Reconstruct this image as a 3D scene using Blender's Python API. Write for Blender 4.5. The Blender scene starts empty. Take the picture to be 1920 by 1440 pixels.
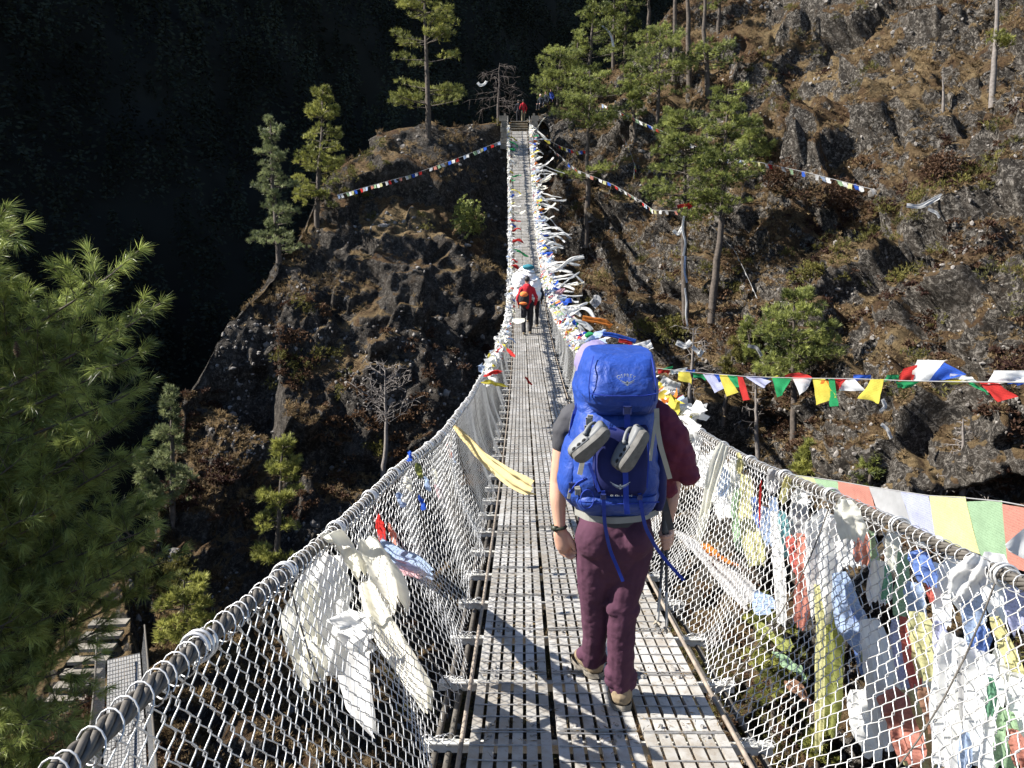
import bpy, math, random
import numpy as np
from mathutils import Vector, Matrix

# ---------------------------------------------------------------- camera, world, sun, exposure
scene = bpy.context.scene
COL = scene.collection
PITCH = math.radians(10.0)
FPX = 1400.0                       # focal length in photo pixels (1920 wide)
cam_d = bpy.data.cameras.new('camera'); cam = bpy.data.objects.new('camera', cam_d); COL.objects.link(cam)
cam_d.sensor_width = 36.0; cam_d.lens = 36.0 * FPX / 1920.0
cam_d.clip_start = 0.05; cam_d.clip_end = 3000.0
cam.location = (0, 0, 0); cam.rotation_euler = (math.radians(90) - PITCH, 0, 0)
scene.camera = cam

L = Vector((-0.76, -0.04, 0.645)).normalized()    # towards the sun: from the left
w = bpy.data.worlds.new('World'); scene.world = w; w.use_nodes = True
nt = w.node_tree; nt.nodes.clear()
sky = nt.nodes.new('ShaderNodeTexSky'); sky.sky_type = 'NISHITA'; sky.sun_disc = False
sky.sun_elevation = math.asin(L.z); sky.sun_rotation = math.atan2(L.x, L.y); sky.altitude = 3000
bg = nt.nodes.new('ShaderNodeBackground'); bg.inputs['Strength'].default_value = 0.085
wo = nt.nodes.new('ShaderNodeOutputWorld')
nt.links.new(sky.outputs[0], bg.inputs[0]); nt.links.new(bg.outputs[0], wo.inputs[0])
sd = bpy.data.lights.new('sun', 'SUN'); sd.energy = 5.0; sd.angle = math.radians(0.5); sd.color = (1.0, 0.955, 0.89)
so = bpy.data.objects.new('sun', sd); COL.objects.link(so)
so.rotation_euler = L.to_track_quat('Z', 'Y').to_euler(); so.location = L * 50
scene.view_settings.view_transform = 'Standard'; scene.view_settings.look = 'None'
scene.view_settings.exposure = 1.45; scene.view_settings.gamma = 1.0
scene.cycles.max_bounces = 6; scene.cycles.transparent_max_bounces = 12
scene.cycles.caustics_reflective = False; scene.cycles.caustics_refractive = False

# ---------------------------------------------------------------- geometry helpers
CP, SP = math.cos(PITCH), math.sin(PITCH)
def P(px, py, zc):
    """world point seen at photo pixel (px,py) at camera depth zc"""
    px = np.asarray(px, float); py = np.asarray(py, float); zc = np.asarray(zc, float)
    x = (px - 960.0) / FPX * zc; v = (720.0 - py) / FPX * zc
    return np.stack([x + 0 * v, zc * CP + v * SP, -zc * SP + v * CP + 0 * x], axis=-1)
def PY(px, py, Y):
    t = (np.asarray(py, float) - 720.0) / FPX
    return P(px, py, np.asarray(Y, float) / (CP - t * SP))
def proj(p):
    p = np.asarray(p, float)
    zc = p[..., 1] * CP - p[..., 2] * SP; v = p[..., 1] * SP + p[..., 2] * CP
    return 960 + FPX * p[..., 0] / zc, 720 - FPX * v / zc, zc

def nrm(a): return a / np.maximum(np.linalg.norm(a, axis=-1, keepdims=True), 1e-9)

class MB:
    def __init__(s): s.v = []; s.q = []; s.t = []; s.n = 0; s.mi_q = []; s.mi_t = []; s.at = []
    def add(s, V, Q=None, T=None, m=0, tint=None):
        V = np.asarray(V, float).reshape(-1, 3)
        if Q is not None and len(Q):
            Q = np.asarray(Q, np.int64).reshape(-1, 4); s.q.append(Q + s.n); s.mi_q.append(np.full(len(Q), m))
        if T is not None and len(T):
            T = np.asarray(T, np.int64).reshape(-1, 3); s.t.append(T + s.n); s.mi_t.append(np.full(len(T), m))
        s.v.append(V); s.n += len(V)
        if tint is None: tint = 0.5
        s.at.append(np.broadcast_to(np.asarray(tint, float), (len(V),)).copy())
        return s
    def build(s, name, mats, parent=None, smooth=True, tint=False):
        me = bpy.data.meshes.new(name)
        V = np.concatenate(s.v); me.vertices.add(len(V)); me.vertices.foreach_set('co', V.ravel())
        q = np.concatenate(s.q) if s.q else np.zeros((0, 4), np.int64); t = np.concatenate(s.t) if s.t else np.zeros((0, 3), np.int64)
        idx = np.concatenate([q.ravel(), t.ravel()]); me.loops.add(len(idx)); me.loops.foreach_set('vertex_index', idx)
        st = np.concatenate([np.arange(len(q)) * 4, len(q) * 4 + np.arange(len(t)) * 3])
        me.polygons.add(len(st)); me.polygons.foreach_set('loop_start', st)
        mi = np.concatenate((s.mi_q + s.mi_t) or [np.zeros(0)]).astype(np.int32)
        me.polygons.foreach_set('material_index', mi)
        me.polygons.foreach_set('use_smooth', np.full(len(st), smooth))
        if tint:
            a = me.attributes.new('tint', 'FLOAT', 'POINT'); a.data.foreach_set('value', np.concatenate(s.at).astype(np.float32))
        me.update(calc_edges=True)
        for m in (mats if isinstance(mats, (list, tuple)) else [mats]): me.materials.append(m)
        o = bpy.data.objects.new(name, me); COL.objects.link(o)
        if parent is not None:
            o.parent = parent; o.matrix_parent_inverse = parent.matrix_world.inverted() if parent.type == 'EMPTY' else Matrix.Identity(4)
        return o

def empty(name, loc=(0, 0, 0)):
    o = bpy.data.objects.new(name, None); o.empty_display_size = 0.2; COL.objects.link(o); o.location = tuple(float(c) for c in loc)
    o.matrix_world = Matrix.Translation(o.location); return o
def tag(o, label=None, cat=None, group=None, kind=None):
    if label: o['label'] = label
    if cat: o['category'] = cat
    if group: o['group'] = group
    if kind: o['kind'] = kind
    return o

def tubes(Pa, r, sides=6, cap=False):
    """many equal-length paths: Pa (m,n,3); r scalar, (n,) or (m,n) -> V, Q"""
    Pa = np.asarray(Pa, float)
    if Pa.ndim == 2: Pa = Pa[None]
    m, n, _ = Pa.shape
    T = np.gradient(Pa, axis=1); T = nrm(T)
    mean = nrm(Pa[:, -1:] - Pa[:, :1] + 1e-6)
    ref = np.where(np.abs(mean[..., 2:3]) > 0.8, np.array([[[1.0, 0, 0]]]), np.array([[[0, 0, 1.0]]]))
    ref = np.broadcast_to(ref, Pa.shape)
    A = nrm(np.cross(T, ref)); B = np.cross(A, T)
    r = np.broadcast_to(np.asarray(r, float), (m, n)) if np.ndim(r) < 2 else np.asarray(r)
    th = np.arange(sides) * 2 * np.pi / sides
    V = Pa[:, :, None] + r[..., None, None] * (A[:, :, None] * np.cos(th)[None, None, :, None] + B[:, :, None] * np.sin(th)[None, None, :, None])
    i = np.arange(m)[:, None, None] * n * sides; j = np.arange(n - 1)[None, :, None] * sides; k = np.arange(sides)[None, None, :]
    k2 = (k + 1) % sides
    Q = np.stack([i + j + k, i + j + k2, i + j + sides + k2, i + j + sides + k], -1).reshape(-1, 4)
    V = V.reshape(-1, 3); Tt = None
    if cap:
        tt = []
        for a in range(m):
            b0 = a * n * sides; b1 = b0 + (n - 1) * sides
            for k in range(1, sides - 1): tt += [[b0, b0 + k + 1, b0 + k], [b1, b1 + k, b1 + k + 1]]
        Tt = np.array(tt)
    return V, Q, Tt

def boxes(C, S, yaw=None, ax=None):
    """axis-aligned (or with axes ax (m,3,3)) boxes: centres (m,3), sizes (m,3)"""
    C = np.asarray(C, float).reshape(-1, 3); S = np.broadcast_to(np.asarray(S, float), C.shape)
    co = np.array([[x, y, z] for x in (-.5, .5) for y in (-.5, .5) for z in (-.5, .5)])
    off = co[None] * S[:, None]
    if ax is not None: off = np.einsum('mki,mij->mkj', off, ax)
    V = C[:, None] + off
    f = np.array([[0, 1, 3, 2], [4, 6, 7, 5], [0, 4, 5, 1], [2, 3, 7, 6], [0, 2, 6, 4], [1, 5, 7, 3]])
    Q = (np.arange(len(C))[:, None, None] * 8 + f[None]).reshape(-1, 4)
    return V.reshape(-1, 3), Q

def grid_q(n, m, wrap=False):
    i, j = np.meshgrid(np.arange(n - 1), np.arange(m if wrap else m - 1), indexing='ij')
    j2 = (j + 1) % m
    return np.stack([i * m + j, i * m + j2, (i + 1) * m + j2, (i + 1) * m + j], -1).reshape(-1, 4)

# ---- numpy noise
def _h(i, j, k, s):
    h = (i * 374761393 + j * 668265263 + k * 2147483647 + s * 1274126177) & 0xffffffff
    h = ((h ^ (h >> 13)) * 1274126177) & 0xffffffff
    h = ((h ^ (h >> 16)) * 2246822519) & 0xffffffff
    return ((h ^ (h >> 15)) & 0xffffff) / float(0x1000000)
def vnoise(p, s=0):
    f = np.floor(p).astype(np.int64); t = p - f; t = t * t * t * (t * (t * 6 - 15) + 10)
    i, j, k = f[..., 0], f[..., 1], f[..., 2]; x, y, z = t[..., 0], t[..., 1], t[..., 2]
    r = 0
    for a in (0, 1):
        for b in (0, 1):
            for c in (0, 1):
                r = r + _h(i + a, j + b, k + c, s) * (x if a else 1 - x) * (y if b else 1 - y) * (z if c else 1 - z)
    return r
def fbm(p, o=4, s=0, g=0.5):
    r = 0; a = 1; n = 0
    for k in range(o): r = r + a * (vnoise(p * 2 ** k + 17.3 * k, s + k) * 2 - 1); n += a; a *= g
    return r / n
def ridged(p, o=4, s=0):
    r = 0; a = 1; n = 0
    for k in range(o): r = r + a * (1 - np.abs(vnoise(p * 2.1 ** k + 9.1 * k, s + k) * 2 - 1) * 2); n += a; a *= .5
    return r / n
def cells(p, s=0):
    """voronoi: (F1, F2-F1, cell random)"""
    f = np.floor(p).astype(np.int64); d1 = np.full(p.shape[:-1], 9.0); d2 = d1.copy(); rn = np.zeros(p.shape[:-1])
    for a in (-1, 0, 1):
        for b in (-1, 0, 1):
            for c in (-1, 0, 1):
                i, j, k = f[..., 0] + a, f[..., 1] + b, f[..., 2] + c
                q = np.stack([i + _h(i, j, k, s), j + _h(i, j, k, s + 1), k + _h(i, j, k, s + 2)], -1)
                d = np.linalg.norm(q - p, axis=-1); nr = d < d1
                d2 = np.where(nr, d1, np.minimum(d2, d)); rn = np.where(nr, _h(i, j, k, s + 3), rn); d1 = np.where(nr, d, d1)
    return d1, d2 - d1, rn

def facets(p, s=0, slope=.9):
    """chiselled planes: every voronoi cell carries its own tilted plane"""
    f = np.floor(p).astype(np.int64); d1 = np.full(p.shape[:-1], 9.0); bi = f.copy(); bq = np.zeros(p.shape)
    for a in (-1, 0, 1):
        for b in (-1, 0, 1):
            for c in (-1, 0, 1):
                g = f + np.array([a, b, c]); i, j, k = g[..., 0], g[..., 1], g[..., 2]
                q = np.stack([i + _h(i, j, k, s), j + _h(i, j, k, s + 1), k + _h(i, j, k, s + 2)], -1)
                d = np.linalg.norm(q - p, axis=-1); nr = d < d1; d1 = np.where(nr, d, d1); bi = np.where(nr[..., None], g, bi); bq = np.where(nr[..., None], q, bq)
    i, j, k = bi[..., 0], bi[..., 1], bi[..., 2]; n = np.stack([_h(i, j, k, s + 4 + m) * 2 - 1 for m in range(3)], -1)
    return (_h(i, j, k, s + 3) - .5) + slope * np.sum((p - bq) * n, -1)
# ---------------------------------------------------------------- materials
def NT(name):
    m = bpy.data.materials.new(name); m.use_nodes = True; t = m.node_tree
    return m, t, t.nodes['Principled BSDF'], t.nodes['Material Output']
def ramp(t, src, stops, interp='LINEAR'):
    r = t.nodes.new('ShaderNodeValToRGB'); r.color_ramp.interpolation = interp
    e = r.color_ramp.elements
    while len(e) < len(stops): e.new(0.5)
    for k, (p, c) in enumerate(stops): e[k].position = p; e[k].color = (c[0], c[1], c[2], 1) if hasattr(c, '__len__') else (c, c, c, 1)
    t.links.new(src, r.inputs[0]); return r.outputs[0]
def noise(t, scale, detail=4, rough=.6, coord='Object', vec=None, dist=0):
    n = t.nodes.new('ShaderNodeTexNoise'); n.inputs['Scale'].default_value = scale; n.inputs['Detail'].default_value = detail
    n.inputs['Roughness'].default_value = rough; n.inputs['Distortion'].default_value = dist
    if vec is None:
        tc = t.nodes.new('ShaderNodeTexCoord'); vec = tc.outputs[coord]
    t.links.new(vec, n.inputs['Vector']); return n.outputs['Fac']
def mix(t, f, a, b, mode='MIX'):
    n = t.nodes.new('ShaderNodeMix'); n.data_type = 'RGBA'; n.blend_type = mode
    for s, v in ((n.inputs[0], f), (n.inputs[6], a), (n.inputs[7], b)):
        if hasattr(v, 'is_output') or isinstance(v, bpy.types.NodeSocket): t.links.new(v, s)
        elif hasattr(v, '__len__'): s.default_value = (v[0], v[1], v[2], 1)
        else: s.default_value = v
    return n.outputs[2]
def math_(t, op, a, b=None, clamp=False):
    n = t.nodes.new('ShaderNodeMath'); n.operation = op; n.use_clamp = clamp
    for s, v in ((n.inputs[0], a), (n.inputs[1], b)):
        if v is None: continue
        if isinstance(v, bpy.types.NodeSocket): t.links.new(v, s)
        else: s.default_value = v
    return n.outputs[0]
def bump(t, b, h, strength=.5, dist=.01):
    n = t.nodes.new('ShaderNodeBump'); n.inputs['Strength'].default_value = strength; n.inputs['Distance'].default_value = dist
    t.links.new(h, n.inputs['Height']); t.links.new(n.outputs[0], b.inputs['Normal'])

def simple(name, col, rough=.6, metal=0.0, var=.25, scale=30, bmp=0.0, bdist=.002, spec=.5, transl=0.0):
    m, t, b, out = NT(name)
    n = noise(t, scale, 4)
    c2 = tuple(min(1, c * (1 + var)) for c in col); c1 = tuple(c * (1 - var) for c in col)
    col_o = ramp(t, n, [(.3, c1), (.7, c2)])
    t.links.new(col_o, b.inputs['Base Color'])
    b.inputs['Roughness'].default_value = rough; b.inputs['Metallic'].default_value = metal
    b.inputs['Specular IOR Level'].default_value = spec
    if bmp: bump(t, b, noise(t, scale * 2.5, 5), bmp, bdist)
    if transl:
        tr = t.nodes.new('ShaderNodeBsdfTranslucent'); t.links.new(col_o, tr.inputs[0])
        mx = t.nodes.new('ShaderNodeMixShader'); mx.inputs[0].default_value = transl
        t.links.new(b.outputs[0], mx.inputs[1]); t.links.new(tr.outputs[0], mx.inputs[2]); t.links.new(mx.outputs[0], out.inputs[0])
    return m

def foliage_mat(name, c_dark, c_light, transl=.35, rough=.5, scale=1.5):
    """leaf colour varies from tuft to tuft with the tint attribute"""
    m, t, b, out = NT(name)
    a = t.nodes.new('ShaderNodeAttribute'); a.attribute_name = 'tint'
    c = ramp(t, a.outputs['Fac'], [(0.0, c_dark), (1.0, c_light)])
    t.links.new(c, b.inputs['Base Color']); b.inputs['Roughness'].default_value = rough
    b.inputs['Specular IOR Level'].default_value = .3
    tr = t.nodes.new('ShaderNodeBsdfTranslucent'); t.links.new(c, tr.inputs[0])
    mx = t.nodes.new('ShaderNodeMixShader'); mx.inputs[0].default_value = transl
    t.links.new(b.outputs[0], mx.inputs[1]); t.links.new(tr.outputs[0], mx.inputs[2]); t.links.new(mx.outputs[0], out.inputs[0])
    return m

def ground_mat():
    m, t, b, out = NT('rock_and_dry_grass')
    geo = t.nodes.new('ShaderNodeNewGeometry'); sx = t.nodes.new('ShaderNodeSeparateXYZ'); t.links.new(geo.outputs['Normal'], sx.inputs[0])
    zone = t.nodes.new('ShaderNodeAttribute'); zone.attribute_name = 'tint'
    tc = t.nodes.new('ShaderNodeTexCoord'); O = tc.outputs['Object']
    big = noise(t, .13, 4, .6, vec=O); mid = noise(t, 1.1, 6, .7, vec=O); fine = noise(t, 7, 6, .75, vec=O); vf = noise(t, 28, 3, .7, vec=O)
    rock = ramp(t, mid, [(.28, (.016, .0145, .014)), (.5, (.048, .041, .034)), (.72, (.14, .119, .098))])
    rock = mix(t, .55, rock, ramp(t, fine, [(.3, .25), (.62, 1.25)]), 'MULTIPLY')
    # pale lichen crusts, more of them on the right hand slope
    lich = math_(t, 'MULTIPLY', ramp(t, noise(t, 4.2, 10, .85, vec=O, dist=.8), [(.5, 0), (.6, 1)]), math_(t, 'MULTIPLY_ADD', zone.outputs['Fac'], .62))
    lich.node.inputs[2].default_value = .16
    rock = mix(t, lich, rock, (.34, .31, .27))
    # warm ochre staining
    st = ramp(t, noise(t, .9, 5, .7, vec=O), [(.58, 0), (.75, .55)])
    rock = mix(t, st, rock, (.085, .052, .026))
    gr = ramp(t, fine, [(.3, (.035, .022, .013)), (.5, (.105, .064, .032)), (.7, (.21, .145, .075))])
    gr = mix(t, ramp(t, noise(t, .2, 3, .6, vec=O), [(.48, 0), (.6, .9)]), gr, ramp(t, fine, [(.3, (.10, .066, .03)), (.7, (.36, .265, .14))]))
    gr = mix(t, ramp(t, mid, [(.55, 0), (.7, .75)]), gr, (.055, .024, .018))
    gr = mix(t, ramp(t, noise(t, .5, 4, .6, vec=O), [(.6, 0), (.75, .6)]), gr, (.06, .055, .02))
    up = math_(t, 'ADD', sx.outputs['Z'], math_(t, 'MULTIPLY', math_(t, 'SUBTRACT', mid, .5), 1.3))
    up = math_(t, 'ADD', up, math_(t, 'MULTIPLY', math_(t, 'SUBTRACT', big, .5), 1.9))
    up = math_(t, 'ADD', up, math_(t, 'MULTIPLY', math_(t, 'SUBTRACT', fine, .5), .5))
    up = math_(t, 'ADD', up, math_(t, 'SUBTRACT', math_(t, 'MULTIPLY', zone.outputs['Fac'], .26), .2))
    fac = ramp(t, up, [(.5, 0), (.62, 1)])
    col = mix(t, fac, rock, gr)
    t.links.new(col, b.inputs['Base Color']); b.inputs['Roughness'].default_value = .95; b.inputs['Specular IOR Level'].default_value = .15
    hh = math_(t, 'ADD', math_(t, 'MULTIPLY', mid, 1.6), math_(t, 'ADD', fine, math_(t, 'MULTIPLY', vf, .45)))
    bump(t, b, hh, 1.0, .28)
    return m

def cloth_mat(name, col, transl=.45, rough=.8, var=.12, printed=False, scale=14):
    m, t, b, out = NT(name)
    n = noise(t, scale, 5, .6)
    c = ramp(t, n, [(.3, tuple(x * (1 - var) for x in col)), (.7, tuple(min(.9, x * (1 + var * .5)) for x in col))])
    if printed:
        wv = t.nodes.new('ShaderNodeTexWave'); wv.bands_direction = 'Z'; wv.inputs['Scale'].default_value = 20; wv.inputs['Distortion'].default_value = 6
        wv.inputs['Detail'].default_value = 3; wv.inputs['Detail Scale'].default_value = 6
        tc = t.nodes.new('ShaderNodeTexCoord'); t.links.new(tc.outputs['Object'], wv.inputs['Vector'])
        c = mix(t, ramp(t, wv.outputs[0], [(.72, 0), (.9, .35)]), c, tuple(x * .35 for x in col))
    t.links.new(c, b.inputs['Base Color']); b.inputs['Roughness'].default_value = rough; b.inputs['Specular IOR Level'].default_value = .2
    bump(t, b, noise(t, 70, 3), .25, .002)
    tr = t.nodes.new('ShaderNodeBsdfTranslucent'); t.links.new(c, tr.inputs[0])
    mx = t.nodes.new('ShaderNodeMixShader'); mx.inputs[0].default_value = transl
    t.links.new(b.outputs[0], mx.inputs[1]); t.links.new(tr.outputs[0], mx.inputs[2]); t.links.new(mx.outputs[0], out.inputs[0])
    return m

M = {}
M['ground'] = ground_mat()
M['galv'] = simple('galvanised_wire', (.54, .54, .53), .4, .45, .2, 60)
M['galv_deck'] = simple('galvanised_deck_steel', (.5, .49, .47), .5, .15, .25, 9, .3, .001)
M['rod'] = simple('worn_steel_rod', (.3, .29, .275), .5, .4, .3, 40)
M['rope'] = simple('greasy_grey_wire_rope', (.095, .085, .072), .6, .2, .35, 25, .4, .002)
M['rust'] = simple('dull_brown_steel', (.24, .2, .16), .7, .1, .35, 12)
M['beam'] = simple('pale_beam_steel', (.55, .54, .5), .55, .1, .2, 10)
M['dark'] = simple('dark_litter', (.05, .03, .02), .95, 0, .3, 20)
M['bark'] = simple('pine_bark', (.075, .06, .048), .95, 0, .45, 6, .6, .02)
M['barkdead'] = simple('weathered_dead_wood', (.17, .15, .135), .95, 0, .3, 8, .4, .01)
M['barkdark'] = simple('dark_dead_twigs', (.075, .06, .052), .95, 0, .35, 8)
M['pine_mid'] = foliage_mat('pine_needles_mid', (.028, .045, .013), (.36, .39, .11))
M['pine_yel'] = foliage_mat('pine_needles_yellow_green', (.06, .075, .018), (.42, .42, .11))
M['pine_blu'] = foliage_mat('pine_needles_grey_green', (.06, .08, .035), (.32, .35, .16))
M['pine_near'] = foliage_mat('long_pine_needles', (.03, .05, .014), (.40, .46, .13), .35, .35)
M['grass'] = foliage_mat('dry_grass_blades', (.06, .038, .02), (.30, .215, .11), .3, .8)
M['brush'] = foliage_mat('rusty_brush_leaves', (.035, .015, .011), (.13, .075, .04), .25, .8)
M['olive'] = foliage_mat('olive_bush_leaves', (.05, .05, .014), (.2, .18, .045), .3, .7)
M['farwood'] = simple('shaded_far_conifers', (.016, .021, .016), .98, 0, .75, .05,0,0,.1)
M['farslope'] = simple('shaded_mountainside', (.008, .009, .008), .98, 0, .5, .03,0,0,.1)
# ---------------------------------------------------------------- terrain: the far wall of the gorge
SC = 0.904
TOP = [(-300,1480),(60,1290),(150,1165),(220,1105),(290,1000),(318,905),(330,850),(340,750),(380,690),(420,620),(460,560),(500,500),(556,440),(576,402),(602,335),(640,303),(740,274),(800,252),(835,240),(880,229),(945,229),(1003,226),(1045,190),(1070,168),(1130,122),(1200,72),(1290,2),(1350,-60),(1500,-190),(2350,-520)]
DEP = [(560,430,53),(500,500,50),(420,620,47),(345,745,44),(335,870,42),(300,990,37),(150,1150,32),(0,1300,29),(-300,1500,24),
 (640,310,56),(740,275,60),(840,240,63),(945,232,65.5),(1000,232,66.5),(600,600,47.5),(800,600,48.5),(930,600,51),(600,750,46.5),(600,900,44),(800,900,44.5),(900,900,46),(450,800,44),
 (500,1200,34),(700,1200,38),(900,1200,43),(300,1250,29),(940,430,59),(970,330,65),(1010,300,67),(800,400,54),
 (1100,600,56),(1150,450,58),(1060,250,66),(1130,130,73),(1290,0,76),(1300,600,46),(1300,400,52),(1300,150,64),(1500,100,62),(1500,400,46),(1500,700,38),(1500,900,35),
 (1700,100,52),(1700,400,40),(1700,700,33),(1700,1000,29),(1900,100,46),(1900,400,34),(1900,700,28),(1900,1000,28),(2350,300,26),(2350,1000,24),(2350,-400,40),(1700,-300,66),
 (1300,1000,45),(1300,1300,45),(1600,1400,38),(1000,1300,46),(1000,900,49),(1900,1500,34),(1600,1150,34),(600,1500,27),(1000,1600,34)]
D = np.array(DEP, float); D[:, 2] *= SC
def tps_fit(xy, v, lam=2e-3):
    n = len(xy); d = np.linalg.norm(xy[:, None] - xy[None], axis=-1); K = np.where(d > 0, d * d * np.log(np.maximum(d, 1e-9)), 0) + lam * np.eye(n)
    A = np.zeros((n + 3, n + 3)); A[:n, :n] = K; A[:n, n] = 1; A[:n, n + 1:] = xy; A[n, :n] = 1; A[n + 1:, :n] = xy.T
    return np.linalg.solve(A, np.concatenate([v, np.zeros(3)]))
XY = D[:, :2] / 1000.0; W = tps_fit(XY, np.log(D[:, 2]))
def depth(px, py):
    q = np.stack([px, py], -1) / 1000.0; sh = q.shape[:-1]; q = q.reshape(-1, 2)
    out = np.zeros(len(q))
    for a in range(0, len(q), 20000):
        d = np.linalg.norm(q[a:a + 20000, None] - XY[None], axis=-1); K = np.where(d > 0, d * d * np.log(np.maximum(d, 1e-9)), 0)
        out[a:a + 20000] = K @ W[:len(XY)] + W[len(XY)] + q[a:a + 20000] @ W[len(XY) + 1:]
    return np.exp(out).reshape(sh)
tp = np.array(TOP, float)
# columns: dense where the outline is steep
seg = [0.0]
for a, b in zip(TOP[:-1], TOP[1:]): seg.append(seg[-1] + math.hypot((b[0] - a[0]), .6 * (b[1] - a[1])))
NC, NR, NB = 820, 380, 26
ss = np.linspace(0, seg[-1], NC); cx = np.interp(ss, seg, tp[:, 0]); cy = np.interp(ss, seg, tp[:, 1])
vv = np.linspace(0, 1, NR) ** 1.0
px = np.broadcast_to(cx[:, None], (NC, NR)).copy()
py = 1720 + (cy[:, None] - 1720) * vv[None]
zc = depth(px, py)
base = P(px, py, zc)
# over the crest: the land falls away behind
cr = base[:, -1]; hd = cr.copy(); hd[:, 2] = 0; hd = nrm(hd); hd = nrm(hd + np.array([0.0, .3, 0]))
bt = (np.linspace(0, 1, NB + 1)[1:]) ** 1.6
back = cr[:, None] + hd[:, None] * (26 * bt[None, :, None]) + np.array([0, 0, 1.0]) * (-(34 * bt ** 1.35))[None, :, None]
G = np.concatenate([base, back], axis=1)
gu = np.gradient(G, axis=0); gv = np.gradient(G, axis=1); N0 = nrm(np.cross(gu, gv))
tocam = -nrm(G); sgn = np.sign(np.sum(N0 * tocam, -1).mean()); N0 = N0 * sgn
w8 = G
strat = w8.copy(); strat[..., 2] *= 1.9; strat = strat + 1.2 * fbm(w8 / 5.0, 3, 90)[..., None]
d = 1.9 * fbm(w8 / 9.0, 3, 1) + 1.0 * ridged(strat / 5.0, 3, 7)
c1, e1, r1 = cells(strat / 3.4, 11); d += 1.0 * (r1 - .5) + .45 * np.minimum(e1, .35) / .35
c2, e2, r2 = cells((w8 + .3 * fbm(w8, 2, 5)[..., None]) / 1.25, 31); d += .42 * (r2 - .5) + .16 * np.minimum(e2, .3) / .3
d += .42 * ridged(w8 / 1.4, 3, 40) + .2 * fbm(w8 / .5, 3, 50)
# right hand slope: earthier, tussocky instead of blocky
right = np.clip((np.concatenate([px, np.repeat(px[:, -1:], NB, 1)], 1) - 1000) / 150, 0, 1)
dR = 1.7 * fbm(w8 / 8.0, 3, 3) + .85 * ridged(strat / 3.6, 3, 9) + .55 * (r1 - .5) + .8 * ridged(w8 / 1.5, 3, 60) + .42 * fbm(w8 / .55, 3, 55) + .25 * (r2 - .5)
ql = w8 * np.array([1, 1, .6]) + .18 * fbm(w8 / 2.5, 2, 77)[..., None]
fa = 1.7 * facets(ql / 6.0, 500, 1.1) + .6 * facets(ql / 2.3, 520, 1.2) + .28 * facets(ql / .75, 540, 1.0)
d = .9 * fbm(w8 / 9.0, 2, 1) + fa + .16 * ridged(w8 / 1.2, 3, 40) + .08 * fbm(w8 / .4, 2, 50)
qr = w8 * np.array([1, 1, 1.35]) + .8 * fbm(w8 / 3.0, 2, 78)[..., None]
dR = 1.5 * fbm(w8 / 8.0, 2, 3) + 1.9 * facets(qr / 4.6, 600, .9) + .85 * facets(qr / 1.7, 620, 1.0) + .42 * ridged(w8 / 1.3, 3, 60) + .32 * fbm(w8 / .5, 3, 55)
d = d * (1 - right) + dR * right
for _ in range(2):
    dp = np.pad(d, 1, 'edge'); d = (dp[:-2, 1:-1] + dp[2:, 1:-1] + dp[1:-1, :-2] + dp[1:-1, 2:] + 2 * d) / 6
d = d + .1 * ridged(w8 / .6, 2, 800) + .05 * fbm(w8 / .25, 2, 801)
# keep clear of the bridge deck
pxx = np.concatenate([px, np.repeat(px[:, -1:], NB, 1)], 1); pyy = np.concatenate([py, np.repeat(py[:, -1:], NB, 1)], 1)
nb = np.exp(-((pxx - 972) / 60) ** 2) * np.clip((430 - pyy) / 100, 0, 1)
d = d * (1 - .93 * nb)
idx = np.arange(NR + NB); crest = np.exp(-((idx - NR) / 22.0) ** 2)[None]
d = d * (1 - .6 * crest)
G = G + N0 * d[..., None]
gu = np.gradient(G, axis=0); gv = np.gradient(G, axis=1); GN = nrm(np.cross(gu, gv)) * sgn
mb = MB(); q = grid_q(NC, NR + NB)
if sgn > 0: pass
else: q = q[:, ::-1]
mb.add(G.reshape(-1, 3), q, tint=right.ravel())
terr = mb.build('terrain', M['ground'], None, True, tint=True); tag(terr, kind='structure')
tpx, tpy, tz = proj(G); TF = (tpx.ravel(), tpy.ravel(), tz.ravel()); GF = G.reshape(-1, 3); NF = GN.reshape(-1, 3)
facing = np.sum(NF * -nrm(GF), -1) > 0.02
# coarse depth buffer, to know which ground is seen
_bx = np.clip(((TF[0] + 100) / 4).astype(int), 0, 529); _by = np.clip(((TF[1] + 100) / 4).astype(int), 0, 409)
inb = (TF[0] > -100) & (TF[0] < 2018) & (TF[1] > -100) & (TF[1] < 1538)
ZB = np.full((530, 410), 1e9); np.minimum.at(ZB, (_bx[inb], _by[inb]), TF[2][inb])
visible = facing & inb & (TF[2] < ZB[_bx, _by] + 1.2)
VI = np.where(visible)[0]
def ground_at(x, y):
    """the visible terrain vertex nearest to photo pixel (x,y)"""
    dd = (TF[0][VI] - x) ** 2 + (TF[1][VI] - y) ** 2
    c = VI[np.argsort(dd)[:6]]
    return GF[c[np.argmin(TF[2][c])]].copy()

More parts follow.
